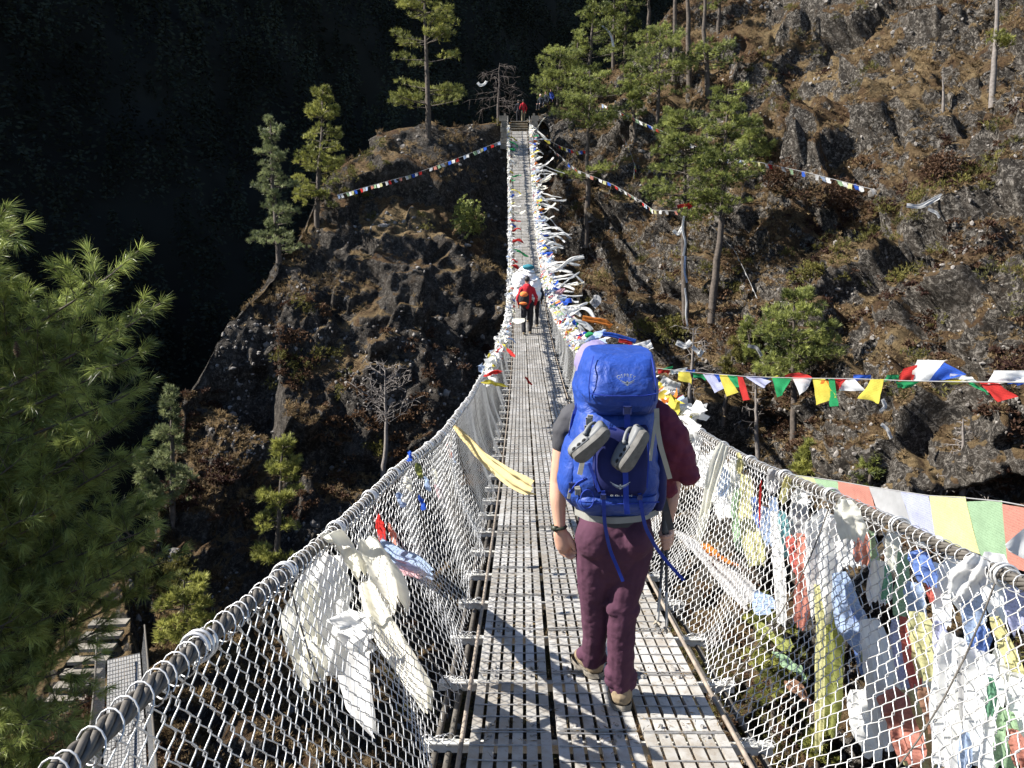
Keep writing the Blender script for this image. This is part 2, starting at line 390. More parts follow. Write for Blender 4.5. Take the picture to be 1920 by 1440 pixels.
# gorge floor and near bank
def sheet(name, x0, x1, y0, y1, n, zf, mat):
    X, Y = np.meshgrid(np.linspace(x0, x1, n), np.linspace(y0, y1, n), indexing='ij'); Z = zf(X, Y)
    mb = MB(); mb.add(np.stack([X, Y, Z], -1).reshape(-1, 3), grid_q(n, n)[:, ::1], tint=.3); o = mb.build(name, mat, None, True, True); return o
def fl(X, Y): return -42 + 2.5 * fbm(np.stack([X, Y, 0 * X], -1) / 12, 4, 3)
o = sheet('gorge_floor', -420, 420, -120, 700, 160, fl, M['ground']); tag(o, kind='structure')
def nbk(X, Y):
    z = -11 - 0.0 * X + np.where(Y > 6, -(Y - 6) * 2.2, 0) + np.where(Y < -2, (-2 - Y) * .55, 0) + 1.2 * fbm(np.stack([X, Y, 0 * X], -1) / 4, 4, 8)
    z = np.maximum(z, -43); return np.where(Y < -16, np.minimum(z, -3.5 + .5 * fbm(np.stack([X, Y, 0 * X], -1) / 2, 3, 2) + .35 * np.abs(X)), z)
o = sheet('near_bank', -40, 40, -40, 24, 110, nbk, M['ground']); tag(o, kind='structure')

def blades(C, Dr, nper, length, width, spread, rs, mb, tint=None, tv=.25, bend=0.0, m=0):
    """nper thin diamond blades from every centre C around direction Dr"""
    C = np.repeat(C, nper, 0); Dr = np.repeat(Dr, nper, 0); n = len(C)
    d = nrm(Dr + spread * rs.randn(n, 3)); ln = length * rs.uniform(.6, 1.2, (n, 1)) if np.ndim(length) == 0 else np.repeat(length, nper)[:, None] * rs.uniform(.6, 1.2, (n, 1))
    side = nrm(np.cross(d, rs.randn(n, 3))) * width * .5
    tip = C + d * ln; mid = C + d * ln * .45
    if bend: tip[:, 2] -= bend * ln[:, 0]
    V = np.stack([C, mid + side, tip, mid - side], 1).reshape(-1, 3); Q = np.arange(4 * n).reshape(-1, 4)
    if tint is None: tt = rs.uniform(0, 1, len(C) // nper)
    else: tt = tint
    tt = np.repeat(tt, nper) + rs.uniform(-tv, tv, n)
    mb.add(V, Q, tint=np.repeat(np.clip(tt, 0, 1), 4), m=m)

# far mountainside in its own shade, beyond the left promontory
nW = nrm(np.array([.73, -.51, .46])); O0 = nW * -92.0
hx = nrm(np.cross([0, 0, 1.0], nW)); vz = np.cross(nW, hx)
if vz[2] < 0: vz = -vz
SA = 1.0 if hx[1] > 0 else -1.0
A, B = np.meshgrid(np.linspace(-300, 1100, 330), np.linspace(0, 1, 90), indexing='ij')
Af = A * SA; B = -70 + B * (190 + np.clip(A - 60, 0, 900) * .8); A = Af
Wp = O0 + A[..., None] * hx + B[..., None] * vz
Wd = 7 * fbm(Wp / 45, 4, 70) + 3 * ridged(Wp / 16, 3, 71)
Wp = Wp + nW * Wd[..., None]
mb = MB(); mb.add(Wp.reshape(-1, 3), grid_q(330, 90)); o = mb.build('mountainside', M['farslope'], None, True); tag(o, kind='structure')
mx_, my_, mz_ = proj(Wp); ok = (mz_ > 20) & (mx_ > -60) & (mx_ < 1350) & (my_ > -80) & (my_ < 1300)
rs = np.random.RandomState(5); cand = Wp[ok]; cd = mz_[ok]; pr = (cd / cd.max()) ** 0; pick = rs.choice(len(cand), min(2600, len(cand)), replace=False)
cen = cand[pick] + rs.randn(len(pick), 3) * 1.2; cd = cd[pick]
mb = MB()
for k in range(0):
    Ht = rs.uniform(5, 11) * (.6 + cd[k] / 260); R = Ht * rs.uniform(.16, .26); nl = 11; sd_ = 7
    th = np.arange(sd_) * 2 * np.pi / sd_
    for j in range(nl):
        f = j / nl; z0 = Ht * (.12 + .86 * f); r = R * (1 - f) ** .85 + .15
        apex = np.array([[0, 0, z0 + Ht * .17]]); rr = r * rs.uniform(.25, 1.4, sd_); ring = np.stack([rr * np.cos(th + j), rr * np.sin(th + j), z0 - rr * rs.uniform(.1, .5, sd_)], -1)
        pass
HT = rs.uniform(5, 12, len(cen)) * (.55 + cd / 240); nf_ = 110; f = rs.uniform(.04, 1, (len(cen), nf_)) ** .8; a = rs.uniform(0, 2 * np.pi, f.shape); rr = (HT * .2)[:, None] * (1 - f) ** .8 * rs.uniform(.2, 1.1, f.shape)
Cc = cen[:, None] + np.stack([rr * np.cos(a), rr * np.sin(a), HT[:, None] * f], -1); Dc = np.stack([np.cos(a), np.sin(a), -.35 + 0 * a], -1)
blades(Cc.reshape(-1, 3), nrm(Dc.reshape(-1, 3)), 1, np.repeat(HT * .08, nf_), .42, .3, rs, mb)
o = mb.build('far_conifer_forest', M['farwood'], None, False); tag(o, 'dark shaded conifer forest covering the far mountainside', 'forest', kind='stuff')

# ---------------------------------------------------------------- scattered ground cover
rs = np.random.RandomState(11)
gm = .6 * fbm(GF / 3.0, 3, 200) + .7 * fbm(GF / 9.0, 2, 202) + .8 * (NF[:, 2] - .35) + .2 * (TF[0] > 1000) - .32 * (TF[0] < 960)
cand = VI[gm[VI] > .12]; pick = rs.choice(cand, min(17000, len(cand)), replace=False)
mb = MB(); C = GF[pick] + rs.randn(len(pick), 3) * .05
patch = np.clip(.5 + .9 * fbm(C / 2.2, 3, 210) + .2 * rs.randn(len(C)) * .6, 0, 1)
sz = TF[2][pick] / 45.0
blades(C, nrm(NF[pick] * .5 + np.array([0, 0, .8])), 11, .42 * np.clip(sz, .7, 1.2), .035, .45, rs, mb, patch, .18, .25)
o = mb.build('dry_grass', M['grass'], None, False, True); tag(o, 'tawny dry grass tufts on the rock ledges and slopes', 'grass', kind='stuff')
bm_ = .6 * fbm(GF / 3.0, 3, 300) + .9 * fbm(GF / 10.0, 2, 303) + .3 * fbm(GF / 1.2, 2, 301) + .12 * (TF[0] > 1000) - .16 * (TF[0] < 950)
cand = VI[(bm_[VI] > .16)]; pick = rs.choice(cand, min(1250, len(cand)), replace=False)
mb = MB(); C0 = GF[pick]; R = rs.uniform(.25, .6, len(pick))
off = rs.randn(len(pick), 26, 3); off = nrm(off) * (rs.uniform(.3, 1, (len(pick), 26, 1)) * R[:, None, None]); off[..., 2] = np.abs(off[..., 2]) * .8
C = (C0[:, None] + off).reshape(-1, 3); tt = np.repeat(np.clip(.45 + 1.1 * fbm(C0 / 5, 2, 310), 0, 1), 26)
blades(C, nrm(off.reshape(-1, 3) + np.array([0, 0, .15])), 5, .16, .07, .6, rs, mb, tt, .2)
o = mb.build('low_brush', M['brush'], None, False, True); tag(o, 'low rusty brown brush scattered over the slopes', 'brush', kind='stuff')

# broken pale rock scattered through the tussocks
rs = np.random.RandomState(31)
cand = VI[(fbm(GF / 2.5, 3, 400)[VI] + .25 * (TF[0][VI] > 1000) > .05)]; pick = rs.choice(cand, 6000, replace=False); mb = MB()
u_ = np.array([[0, 0, 1], [.9, 0, .45], [.28, .85, .45], [-.73, .53, .45], [-.73, -.53, .45], [.28, -.85, .45], [.73, .53, -.45], [-.28, .85, -.45], [-.9, 0, -.45], [-.28, -.85, -.45], [.73, -.53, -.45], [0, 0, -1]])
f_ = np.array([[0,1,2],[0,2,3],[0,3,4],[0,4,5],[0,5,1],[1,6,2],[2,7,3],[3,8,4],[4,9,5],[5,10,1],[2,6,7],[3,7,8],[4,8,9],[5,9,10],[1,10,6],[11,7,6],[11,8,7],[11,9,8],[11,10,9],[11,6,10]])
n_ = len(pick); s_ = (rs.uniform(.03, .13, (n_, 1, 1)) + .12 * (rs.rand(n_, 1, 1) < .06)) * (TF[2][pick] / 42)[:, None, None] * rs.uniform(.45, 1.3, (n_, 1, 3)); V = GF[pick][:, None] + u_[None] * s_ * rs.uniform(.7, 1.25, (n_, 12, 1))
mb.add(V.reshape(-1, 3), None, (np.arange(n_)[:, None, None] * 12 + f_[None]).reshape(-1, 3)); o = mb.build('rubble', simple('pale_broken_rock', (.17, .155, .14), .95, 0, .6, 1.2, .6, .03), None, False); tag(o, 'angular pale rock fragments scattered over the slopes', 'rubble', kind='stuff')
rs = np.random.RandomState(57); om = .7 * fbm(GF / 6.0, 3, 700) + .3 * fbm(GF / 1.5, 2, 701) - .12 * (TF[0] < 960); cand = VI[(om[VI] > .17)]; pick = rs.choice(cand, min(520, len(cand)), replace=False); mb = MB(); C0 = GF[pick]; R = rs.uniform(.3, .75, len(pick))
off = nrm(rs.randn(len(pick), 30, 3)) * (rs.uniform(.35, 1, (len(pick), 30, 1)) * R[:, None, None]); off[..., 2] = np.abs(off[..., 2]) * 1.1
blades((C0[:, None] + off).reshape(-1, 3), nrm(off.reshape(-1, 3) + np.array([0, 0, .3])), 6, .2, .03, .6, rs, mb, np.repeat(rs.uniform(.1, .8, len(pick)), 30), .2)
o = mb.build('olive_scrub', M['olive'], None, False, True); tag(o, 'dull olive scrub growing in the gullies of both rock walls', 'scrub', kind='stuff')
def bush(x, y, hpx, wpx, mat, label, name='bush', seed=1, n=260, squash=.75):
    g = ground_at(x, y); zc = proj(g)[2]; H = hpx / FPX * zc; Rr = wpx / FPX * zc * .5
    rs = np.random.RandomState(seed); e = empty(name, g); mb = MB()
    k = 9; sub = nrm(rs.randn(k, 3)) * np.array([Rr, Rr, H * .5]) * .6; sub[:, 2] = np.abs(sub[:, 2]) + H * .3
    for c in sub:
        m_ = n // k; off = nrm(rs.randn(m_, 3)) * rs.uniform(.5, 1, (m_, 1)) * np.array([Rr * .5, Rr * .5, H * .36])
        blades(g + c + off, nrm(off + np.array([0, 0, .1])), 9, .15 * H ** .3, .05, .6, rs, mb, rs.uniform(.2, .9, m_), .2)
    mb.build('foliage', mat, e, False, True)
    b = MB(); pts = np.stack([np.linspace(g, g + c, 4) for c in sub]); V, Q, T = tubes(pts, np.linspace(.04, .012, 4), 5); b.add(V, Q); b.build('stem', M['bark'], e)
    tag(e, label, 'bush', 'bushes growing on the gorge walls'); return e
bush(885, 442, 82, 62, M['pine_mid'], 'bright green bush on the dark rock left of the bridge end', seed=3, n=500)
bush(1517, 530, 45, 75, M['olive'], 'olive yellow round bush high on the right slope', seed=4)
bush(1262, 640, 55, 90, M['olive'], 'golden olive bush on the grassy shoulder right of the bridge', seed=5, n=380)
bush(1200, 640, 45, 60, M['olive'], 'small golden bush beside the mass of scarves on the right cable', seed=6)
bush(1560, 385, 60, 110, M['brush'], 'wide rust red bush under the far string of flags on the right slope', seed=7, n=420)
bush(1470, 350, 55, 80, M['brush'], 'dark red bush on the right slope beside the tall twin pines', seed=8, n=380)
bush(1760, 350, 70, 90, M['brush'], 'pale brown twiggy bush on the far right slope', seed=9, n=380)
# ---------------------------------------------------------------- trees
def trunk_mb(b, top, r0, seed, nseg=14, wob=.02):
    rs = np.random.RandomState(seed); t = np.linspace(0, 1, nseg)[:, None]
    H = np.linalg.norm(top - b); pts = b + (top - b) * t; wv = np.cumsum(rs.randn(nseg, 3) * wob * H / nseg * 3, 0); wv -= t * wv[-1]; wv[:, 2] = 0
    pts = pts + wv; pts[0, 2] -= .8
    return pts, r0 * (1 - t[:, 0]) ** .8 + .02
def pine(base_px, top_px, wpx, label, seed=1, mat='pine_mid', crown0=.2, dens=1.0, profile='cone', pads=None, dead=False, bark='bark', name='pine_tree', zadd=0, cat='tree', group=None, tuftl=.26, droop=0.0):
    g = ground_at(*base_px) if not isinstance(base_px, np.ndarray) else base_px
    rs = np.random.RandomState(seed); zc = proj(g)[2]
    top = PY(top_px[0], top_px[1], g[1] + zadd)
    H = np.linalg.norm(top - g); R = wpx / FPX * zc * .5
    e = empty(name, g); pts, rad = trunk_mb(g, top, .014 * H + .05, seed)
    b = MB(); V, Q, T = tubes(pts, rad, 7); b.add(V, Q)
    tt = np.linspace(0, 1, len(pts)); at = lambda f: np.array([np.interp(f, tt, pts[:, k]) for k in range(3)])
    fol = MB(); twigs = []
    nb_ = int((26 + H * 3.2) * dens)
    fs = []
    if pads:
        for (f0, f1, k, rr) in pads: fs += [(f, rr) for f in rs.uniform(f0, f1, k)]
    else:
        for f in np.linspace(crown0, .985, nb_):
            u = (f - crown0) / (1 - crown0)
            rr = {'cone': (1 - u) ** .75 * .95 + .08, 'column': .55 * (1 - u ** 3) + .14, 'dome': math.sqrt(max(0, 1 - (u * 1.02 - .15) ** 2)) * .95 + .1, 'lumpy': (1 - u) ** .6 * (.65 + .4 * math.sin(f * 31 + seed)) + .1}[profile]
            fs.append((f, rr * rs.uniform(.65, 1.12)))
    cl = []; dl = []; ht = []
    for f, rr in fs:
        az = rs.uniform(0, 2 * np.pi); Lb = R * rr; p0 = at(f); hd = np.array([math.cos(az), math.sin(az), 0.0])
        rise = rs.uniform(-.05, .35) - droop
        p1 = p0 + hd * Lb * .55 + np.array([0, 0, Lb * rise * .3]); p2 = p0 + hd * Lb + np.array([0, 0, Lb * (rise * .6 + .06)])
        ts = np.linspace(0, 1, 5)[:, None]; path = (1 - ts) ** 2 * p0 + 2 * ts * (1 - ts) * p1 + ts ** 2 * p2; twigs.append(path)
        if dead:
            for k in range(int(6 + 8 * dens)):
                q0 = path[rs.randint(1, 5)]; dr = nrm(hd * .6 + rs.randn(3) * .6 + np.array([0, 0, -.5 * droop * 2])); l_ = Lb * rs.uniform(.2, .5)
                ts2 = np.linspace(0, 1, 5)[:, None]; twigs.append(q0 + dr * l_ * ts2 + np.array([0, 0, -.15 * l_]) * ts2 ** 2)
            continue
        nt_ = max(3, int((6 + 9 * Lb))); u = rs.uniform(.25, 1.02, nt_) ** .8
        lat = np.array([-hd[1], hd[0], 0]); wd = .34 * Lb + .12
        c = p0 + (p2 - p0) * u[:, None] + lat * (rs.uniform(-1, 1, nt_) * wd * np.sin(np.clip(u, 0, 1) * 2.6))[:, None] + np.array([0, 0, 1.0]) * rs.uniform(-.04, .16, nt_)[:, None] * (1 + .3 * Lb)
        cl.append(c); dl.append(nrm(hd * .5 + np.array([0, 0, .75]) + rs.randn(nt_, 3) * .35)); ht.append(np.full(nt_, rs.uniform(.15, .85)))
    V, Q, T = tubes(np.stack(twigs), np.linspace(.035, .01, 5) * (.6 + .04 * H) * (.7 if dead else 1), 4); b.add(V, Q)
    b.build('trunk', M[bark], e)
    if cl:
        C = np.concatenate(cl); Dd = np.concatenate(dl); tn = np.clip(np.concatenate(ht) + rs.randn(len(C)) * .15, 0, 1)
        blades(C, Dd, 22, tuftl, .024, .5, rs, fol, tn, .15)
        fol.build('crown', M[mat], e, False, True)
    tag(e, label, cat, group or 'pines growing on the gorge walls'); return e

NLW = 'left'
pine((800,250),(797,-55),140,'tall open pine with flat foliage pads on the rock crest left of the bridge end',2,'pine_yel',pads=[(.17,.24,9,1.0),(.25,.3,8,.95),(.45,.47,3,.9),(.56,.6,6,.85),(.64,.68,4,.9),(.73,.77,6,.7),(.79,.83,7,.95),(.86,.9,6,.7),(.93,.99,8,.4)],tuftl=.3)
pine((943,217),(937,118),92,'leafless dark dead conifer beside the left post at the bridge end',4,dead=True,bark='barkdark',name='dead_tree',crown0=.25,dens=.6,profile='dome',droop=.45,group='dead trees')
pine((514,468),(508,218),112,'full grey-green pine standing on the steep left edge of the rock',5,'pine_blu',crown0=.05,dens=1.35,profile='lumpy')
pine((597,418),(605,165),96,'slim pine with a narrow top on the rock edge beside the full grey-green pine',6,'pine_yel',pads=[(.12,.3,12,.85),(.3,.48,13,.95),(.5,.62,7,.8),(.66,.7,4,.7),(.74,.86,13,.62),(.86,.99,12,.38)])
pine((318,955),(322,728),96,'pale pine behind the left rock wall, taller of the pair',7,'pine_blu',crown0=.05,dens=1.1,profile='lumpy')
pine((258,975),(262,850),60,'pale small pine behind the left rock wall, shorter of the pair',8,'pine_blu',crown0=.1,profile='lumpy')
pine((525,1082),(532,826),86,'slender yellow-green pine low on the shaded rock above the left cable',9,'pine_yel',pads=[(.12,.25,8,.95),(.33,.42,6,.9),(.5,.62,9,.9),(.68,.82,12,.75),(.85,.99,12,.4)])
pine((345,1225),(345,1088),104,'short bright pine at the rock foot above the lower bridge',10,'pine_yel',crown0=.12,dens=1.0,profile='dome')
pine((722,905),(722,690),100,'bare pale dead sapling with a twiggy top on the shaded rock face',12,dead=True,bark='barkdead',name='dead_tree',crown0=.5,dens=.7,profile='dome',droop=-.6,group='dead trees')
# right of the bridge end and up the ridge
pine((1046,192),(1052,92),96,'rounded bright green pine right behind the end of the bridge',21,'pine_mid',crown0=.05,dens=1.4,profile='dome')
pine((1100,185),(1118,-30),120,'tall layered pine on the ridge right of the bridge end',22,'pine_mid',crown0=.1,dens=1.2,profile='lumpy')
pine((1103,447),(1106,130),140,'thin-trunked pine with a crown pad and one lower tier beside the far scarves',23,'pine_mid',pads=[(.34,.4,8,.85),(.63,.68,8,.8),(.7,.76,14,1.0),(.78,.86,12,.85),(.88,.99,10,.5)])
pine((1143,118),(1150,-40),96,'bushy pine on the skyline ridge between the taller trunks',24,'pine_mid',crown0=.1,profile='lumpy')
pine((1217,76),(1210,-110),110,'dark trunked pine on the skyline ridge with foliage near the picture top',25,'pine_mid',pads=[(.3,.99,26,.8)])
pine((1232,215),(1238,50),120,'broad soft green pine below the ridge, left of the bare trunks',26,'pine_mid',crown0=.2,dens=1.1,profile='dome')
pine((1266,150),(1262,-160),100,'straight bare pine trunk rising out of the picture, left of two',27,'pine_mid',pads=[(.72,.99,16,.9)],cat='tree')
pine((1290,160),(1288,-170),100,'straight bare pine trunk rising out of the picture, right of two',28,'pine_mid',pads=[(.7,.99,14,.8)])
pine((1325,165),(1320,-120),130,'tall trunk with one low spreading green bough on the upper slope',29,'pine_mid',pads=[(.1,.2,10,1.0),(.2,.27,7,.8),(.75,.99,12,.7)])
pine((1168,95),(1172,-60),70,'narrow feathery pine on the skyline beside the dark trunked one',51,'pine_mid',crown0=.15,profile='cone')
pine((1345,60),(1350,-120),90,'feathery pine at the top of the picture right of the bare trunks',52,'pine_mid',crown0=.25,dens=.8,profile='lumpy')
pine((1080,165),(1085,60),70,'small pine on the bare rock shoulder above the bridge end',53,'pine_mid',crown0=.1,dens=.9,profile='lumpy')
pine((1255,300),(1250,205),56,'slim young pine in front of the scarf-wrapped pine',54,'pine_mid',crown0=.1,dens=.8,profile='cone')
pine((1186,250),(1182,120),80,'small green pine halfway between the bridge end and the upper slope',30,'pine_mid',crown0=.15,profile='lumpy')
pine((1285,600),(1284,215),176,'tall pine whose long trunk is wrapped in white scarves',31,'pine_mid',pads=[(.48,.55,6,.5),(.58,.66,12,.9),(.7,.76,10,.75),(.8,.9,14,.7),(.92,.99,10,.4)])
pine((1338,575),(1366,165),140,'tall pine with a dense dark crown just right of the scarf-wrapped trunk',32,'pine_mid',pads=[(.42,.5,10,.7),(.55,.62,14,.95),(.65,.72,14,.8),(.76,.84,12,.6),(.86,.99,16,.45)])
pine((1484,830),(1490,540),165,'broad bright green pine in the middle of the right slope',33,'pine_mid',pads=[(.4,.48,10,.8),(.52,.6,12,1.0),(.64,.74,14,.9),(.78,.86,12,.65),(.9,.99,9,.35)])
pine((1410,700),(1400,600),60,'dark slender young tree left of the broad bright pine',34,'pine_mid',crown0=.2,dens=.6,profile='column')
pine((1512,897),(1512,832),62,'small dense young pine just above the pale hanging flags',35,'pine_yel',crown0=.0,dens=1.2,profile='cone')
pine((1634,910),(1636,850),56,'small young pine in shade right of the other young one',36,'pine_mid',crown0=.0,dens=1.0,profile='cone')
pine((1864,165),(1872,-90),120,'thin bare trunk on the far right slope with a single small tuft',37,'pine_yel',pads=[(.3,.36,4,.5),(.8,.99,14,.8)],bark='barkdead')
pine((1800,935),(1806,785),100,'silvery leafless conifer at the far right above the pale flags',38,dead=True,bark='barkdead',name='dead_tree',crown0=.1,dens=.75,profile='cone',droop=.3,group='dead trees')
pine((1297,790),(1300,615),90,'small bare tree hung with white scarves beside the backpack',39,dead=True,bark='barkdead',name='dead_tree',crown0=.35,dens=.25,profile='dome',droop=-.3,group='dead trees')
pine((1372,760),(1376,640),60,'thin scrubby tree between the bare tree and the broad pine',40,'olive',crown0=.25,dens=.6,profile='column')
pine((1420,860),(1415,690),70,'spindly dark tree under the near string of bright flags',41,dead=True,bark='barkdead',name='dead_tree',crown0=.3,dens=.3,profile='dome',group='dead trees')
pine((1768,205),(1768,145),14,'broken grey snag standing on the upper right slope',42,dead=True,bark='barkdead',name='tree_snag',crown0=.6,dens=.1,profile='column',group='dead trees')
pine((1450,1330),(1432,1120),130,'bright pine seen low through the right netting beside the deck',43,'pine_yel',crown0=.1,dens=1.2,profile='lumpy')
pine((1545,1180),(1535,960),110,'green pine seen through the right netting below the pale flags',44,'pine_mid',crown0=.1,dens=1.0,profile='lumpy')
pine((1530,1440),(1525,1330),90,'small green pine at the bottom of the gorge view behind the right netting',45,'pine_yel',crown0=.1,profile='lumpy')
pine((1410,300),(1400,225),70,'squat pine on the slope right of the twin tall pines',46,'pine_mid',crown0=.05,profile='dome')

# ---- big pine in the left foreground
rs = np.random.RandomState(77)
tb = PY(-330, 2350, 7.2); tt_ = PY(-300, 250, 7.2)
e = empty('foreground_pine', tb); pts, rad = trunk_mb(tb, tt_, .22, 5, wob=.01); rad = np.maximum(rad, .05)
b = MB(); V, Q, T = tubes(pts, rad, 12); b.add(V, Q)
tips = [(248,500,6.3),(292,590,6.3),(288,655,6.4),(262,735,6.5),(238,800,6.6),(215,640,6.5),(22,415,6.0),(8,500,6.1),(110,590,6.6),(60,640,6.8),(175,690,6.9),(120,760,7.0),(250,860,6.8),(190,900,7.1),(300,950,7.4),(345,1040,7.6),(270,1010,7.3),(320,1090,7.7),(230,1080,7.4),(150,1010,7.2),(90,900,7.2),(60,1000,7.3),(215,1170,7.5),(170,1240,7.2),(205,1300,7.3),(150,1370,7.2),(90,1180,7.0),(60,1270,7.1),(110,1430,7.2),(40,1400,7.0),(20,800,6.9),(140,850,7.6),(30,1100,7.4),(260,930,8.0),(80,1340,7.8),(20,1200,7.9),(180,580,7.0),(100,690,7.6),(160,780,7.8),(290,1010,8.0),(35,720,7.4),(35,560,6.6),(120,1110,7.8),(200,1020,8.0),(10,960,7.6),(240,760,7.2),(160,930,7.0),(110,970,6.8),(60,860,6.6),(255,1060,6.9),(300,985,7.0),(200,1110,6.8),(130,940,6.6),(170,860,6.8),(120,1330,6.9),(190,1400,7.2),(60,1150,6.8)]
ttp = np.linspace(0, 1, len(pts)); C = []; Dd = []; TN = []; tw = []
rt = np.random.RandomState(4)
tips = [(x - 38, y + 14, z) for x, y, z in tips] + [(rt.uniform(-1000, -400), rt.uniform(180, 1000), rt.uniform(5.6, 8.8)) for _ in range(130)]  # random off-frame boughs on the sun side, added to shade the crown
for (x, y, z) in tips:
    tip = P(x, y, z); f = np.clip((np.interp(tip[2] - .8 - .12 * np.linalg.norm(tip[:2] - pts[0, :2]), pts[:, 2], ttp)), 0, .97)
    p0 = np.array([np.interp(f, ttp, pts[:, k]) for k in range(3)])
    mid = (p0 + tip) / 2 + np.array([0, 0, -.18]) + rs.randn(3) * .12
    ts = np.linspace(0, 1, 9)[:, None]; path = (1 - ts) ** 2 * p0 + 2 * ts * (1 - ts) * mid + ts ** 2 * tip
    tw.append((path, np.linspace(.03, .006, 9)))
    Ln = np.linalg.norm(tip - p0); ax = nrm(tip - path[5])
    # side shoots over the outer 60 %
    for k in range(23):
        u = 1 - .5 * (k / 23.0) * rs.uniform(.7, 1.1); q0 = np.array([np.interp(u, ts[:, 0], path[:, j]) for j in range(3)])
        dr = nrm(ax * .6 + rs.randn(3) * .6 + np.array([0, 0, .35])) if k else ax
        l_ = rs.uniform(.12, .38) * (1 + .7 * (1 - u)); q1 = q0 + dr * l_ + np.array([0, 0, .05])
        t5 = np.linspace(0, 1, 9)[:, None]; tw.append((q0 + (q1 - q0) * t5, np.full(9, .004)))
        br = np.clip(.72 + .12 * rs.randn(), 0, 1)
        for s_ in (1.0, .68, .36):
            C.append(q0 + (q1 - q0) * s_); Dd.append(dr); TN.append(br - (0 if s_ == 1 else .12))
V, Q, T = tubes(np.stack([p for p, r in tw]), np.stack([r for p, r in tw]), 5); b.add(V, Q); b.build('trunk', M['bark'], e)
C = np.array(C); Dd = np.array(Dd); mb = MB()
blades(C, Dd, 50, .155, .0045, .42, rs, mb, np.clip(np.array(TN) + .25 * rs.randn(len(C)), 0, 1), .15, .12)
# some browned needles
mb.build('crown', M['pine_near'], e, False, True)
pk = rs.choice(len(C), 110, replace=False); mb = MB(); blades(C[pk] - Dd[pk] * .05, -Dd[pk] + np.array([0, 0, -.5]), 16, .12, .004, .5, rs, mb, None, .2)
mb.build('dead_needles', simple('orange_dead_needles', (.33, .15, .045), .8), e, False, True)
tag(e, 'large long-needled pine filling the left foreground', 'tree')
# pine cone
cb = P(30, 640, 6.2); e = empty('pine_cone', cb); mb = MB()
for k in range(70):
    f = k / 70.0; a = k * 2.4; r = .022 * math.sin(math.pi * (f * .85 + .1)) + .004; c = cb + np.array([0, 0, -.13 * f])
    d1 = np.array([math.cos(a), math.sin(a), -.5]); s1 = np.array([-math.sin(a), math.cos(a), 0]) * .009
    mb.add([c, c + d1 * r + s1, c + d1 * r * 1.25, c + d1 * r - s1], [[0, 1, 2, 3]])
mb.build('scales', simple('cone_brown', (.09, .045, .025), .9), e, False)
tag(e, 'brown pine cone hanging from the foreground pine at the left edge', 'pine cone')
# ---------------------------------------------------------------- the suspension bridge
DW = 1.13
rows = [(1440,875,1397),(1314,890.6,1328),(1225,901,1283),(1079,921,1206),(770,958,1068.5),(700,961,1050),(629,962.7,1030.4),(575,964,1023),(490,968,1010),(400,963,1000),(300,961,992),(240,960,987)]
ry = np.array(rows, float); rz = DW * FPX / (ry[:, 2] - ry[:, 1])
rz[7] = 26.8; rz[8] = 36.5; rz[9] = 45.0; rz[10] = 53.0; rz[11] = 58.6
rp = P((ry[:, 1] + ry[:, 2]) / 2, ry[:, 0], rz)
Yt = rp[:, 1]; cH = np.polyfit(Yt, rp[:, 2], 4, w=[2, 2, 2, 2, 2, 1, 1, 1, 1, 1, 1.5, 3]); cX = np.polyfit(Yt, rp[:, 0], 3)
Y0 = 0.0
def dz(Y):
    Y = np.asarray(Y, float); v = np.polyval(cH, np.maximum(Y, 1.5)); s = np.polyval(np.polyder(cH), 1.5); return np.where(Y < 1.5, v + (Y - 1.5) * s, v)
def dx(Y): return np.polyval(cX, np.clip(Y, 1.5, 60))
YE = rp[-1, 1] - .4                # far end of the deck
RH = 1.0
def rail_fit(pts):
    Ys, Xs = [], []
    for px_, py_ in pts:
        yy = np.linspace(.6, 57, 4000); pp = PY(px_, py_, yy); f = pp[:, 2] - (dz(yy) + RH); k = np.where(np.sign(f[1:]) != np.sign(f[:-1]))[0]
        if len(k): Ys.append(yy[k[0]]); Xs.append(pp[k[0], 0])
    return np.array(Ys), np.array(Xs)
lY, lX = rail_fit([(160,1420),(250,1335),(330,1262),(400,1195),(540,1068),(600,1018),(700,925),(760,868),(850,790),(907,699),(942,630),(952,580)])
rY, rX = rail_fit([(1915,1092),(1704,995),(1577,946),(1457,881),(1278,791)])
lY = np.append(lY, [35, 46, YE]); lX = np.append(lX, [-.12, -.2, -.36])
rY = np.append(rY, [14.5, 24, 34, 46, YE]); rX = np.append(rX, [1.34, 1.16, 1.2, 1.26, 1.36])
def smooth_interp(Ys, Xs):
    o = np.argsort(Ys); g = np.linspace(-4, 60, 641); v = np.interp(g, Ys[o], Xs[o]); k = np.ones(9) / 9
    for _ in range(6): v = np.convolve(np.pad(v, 4, 'edge'), k, 'valid')
    return lambda Y: np.interp(Y, g, v)
LX = smooth_interp(lY, lX); RX = smooth_interp(rY, rX)
def rail(side, Y):
    Y = np.asarray(Y, float); X = LX(Y) if side < 0 else RX(Y)
    sag = .012 * np.sin(Y * 2.1 + side) + .01 * np.sin(Y * .9)
    return np.stack([X, Y, dz(Y) + RH + sag], -1)
def foot(side, Y):
    Y = np.asarray(Y, float)
    out = .12 + .03 * np.sin(Y * 3.1 + side)
    return np.stack([dx(Y) + side * (DW / 2 + out), Y, dz(Y) - .05 + 0 * Y], -1)
BR = empty('suspension_bridge', (float(dx(3)), 3.0, float(dz(3)))); tag(BR, 'long sagging steel footbridge with wire netting sides and slatted deck', 'suspension bridge')
YS = -1.5
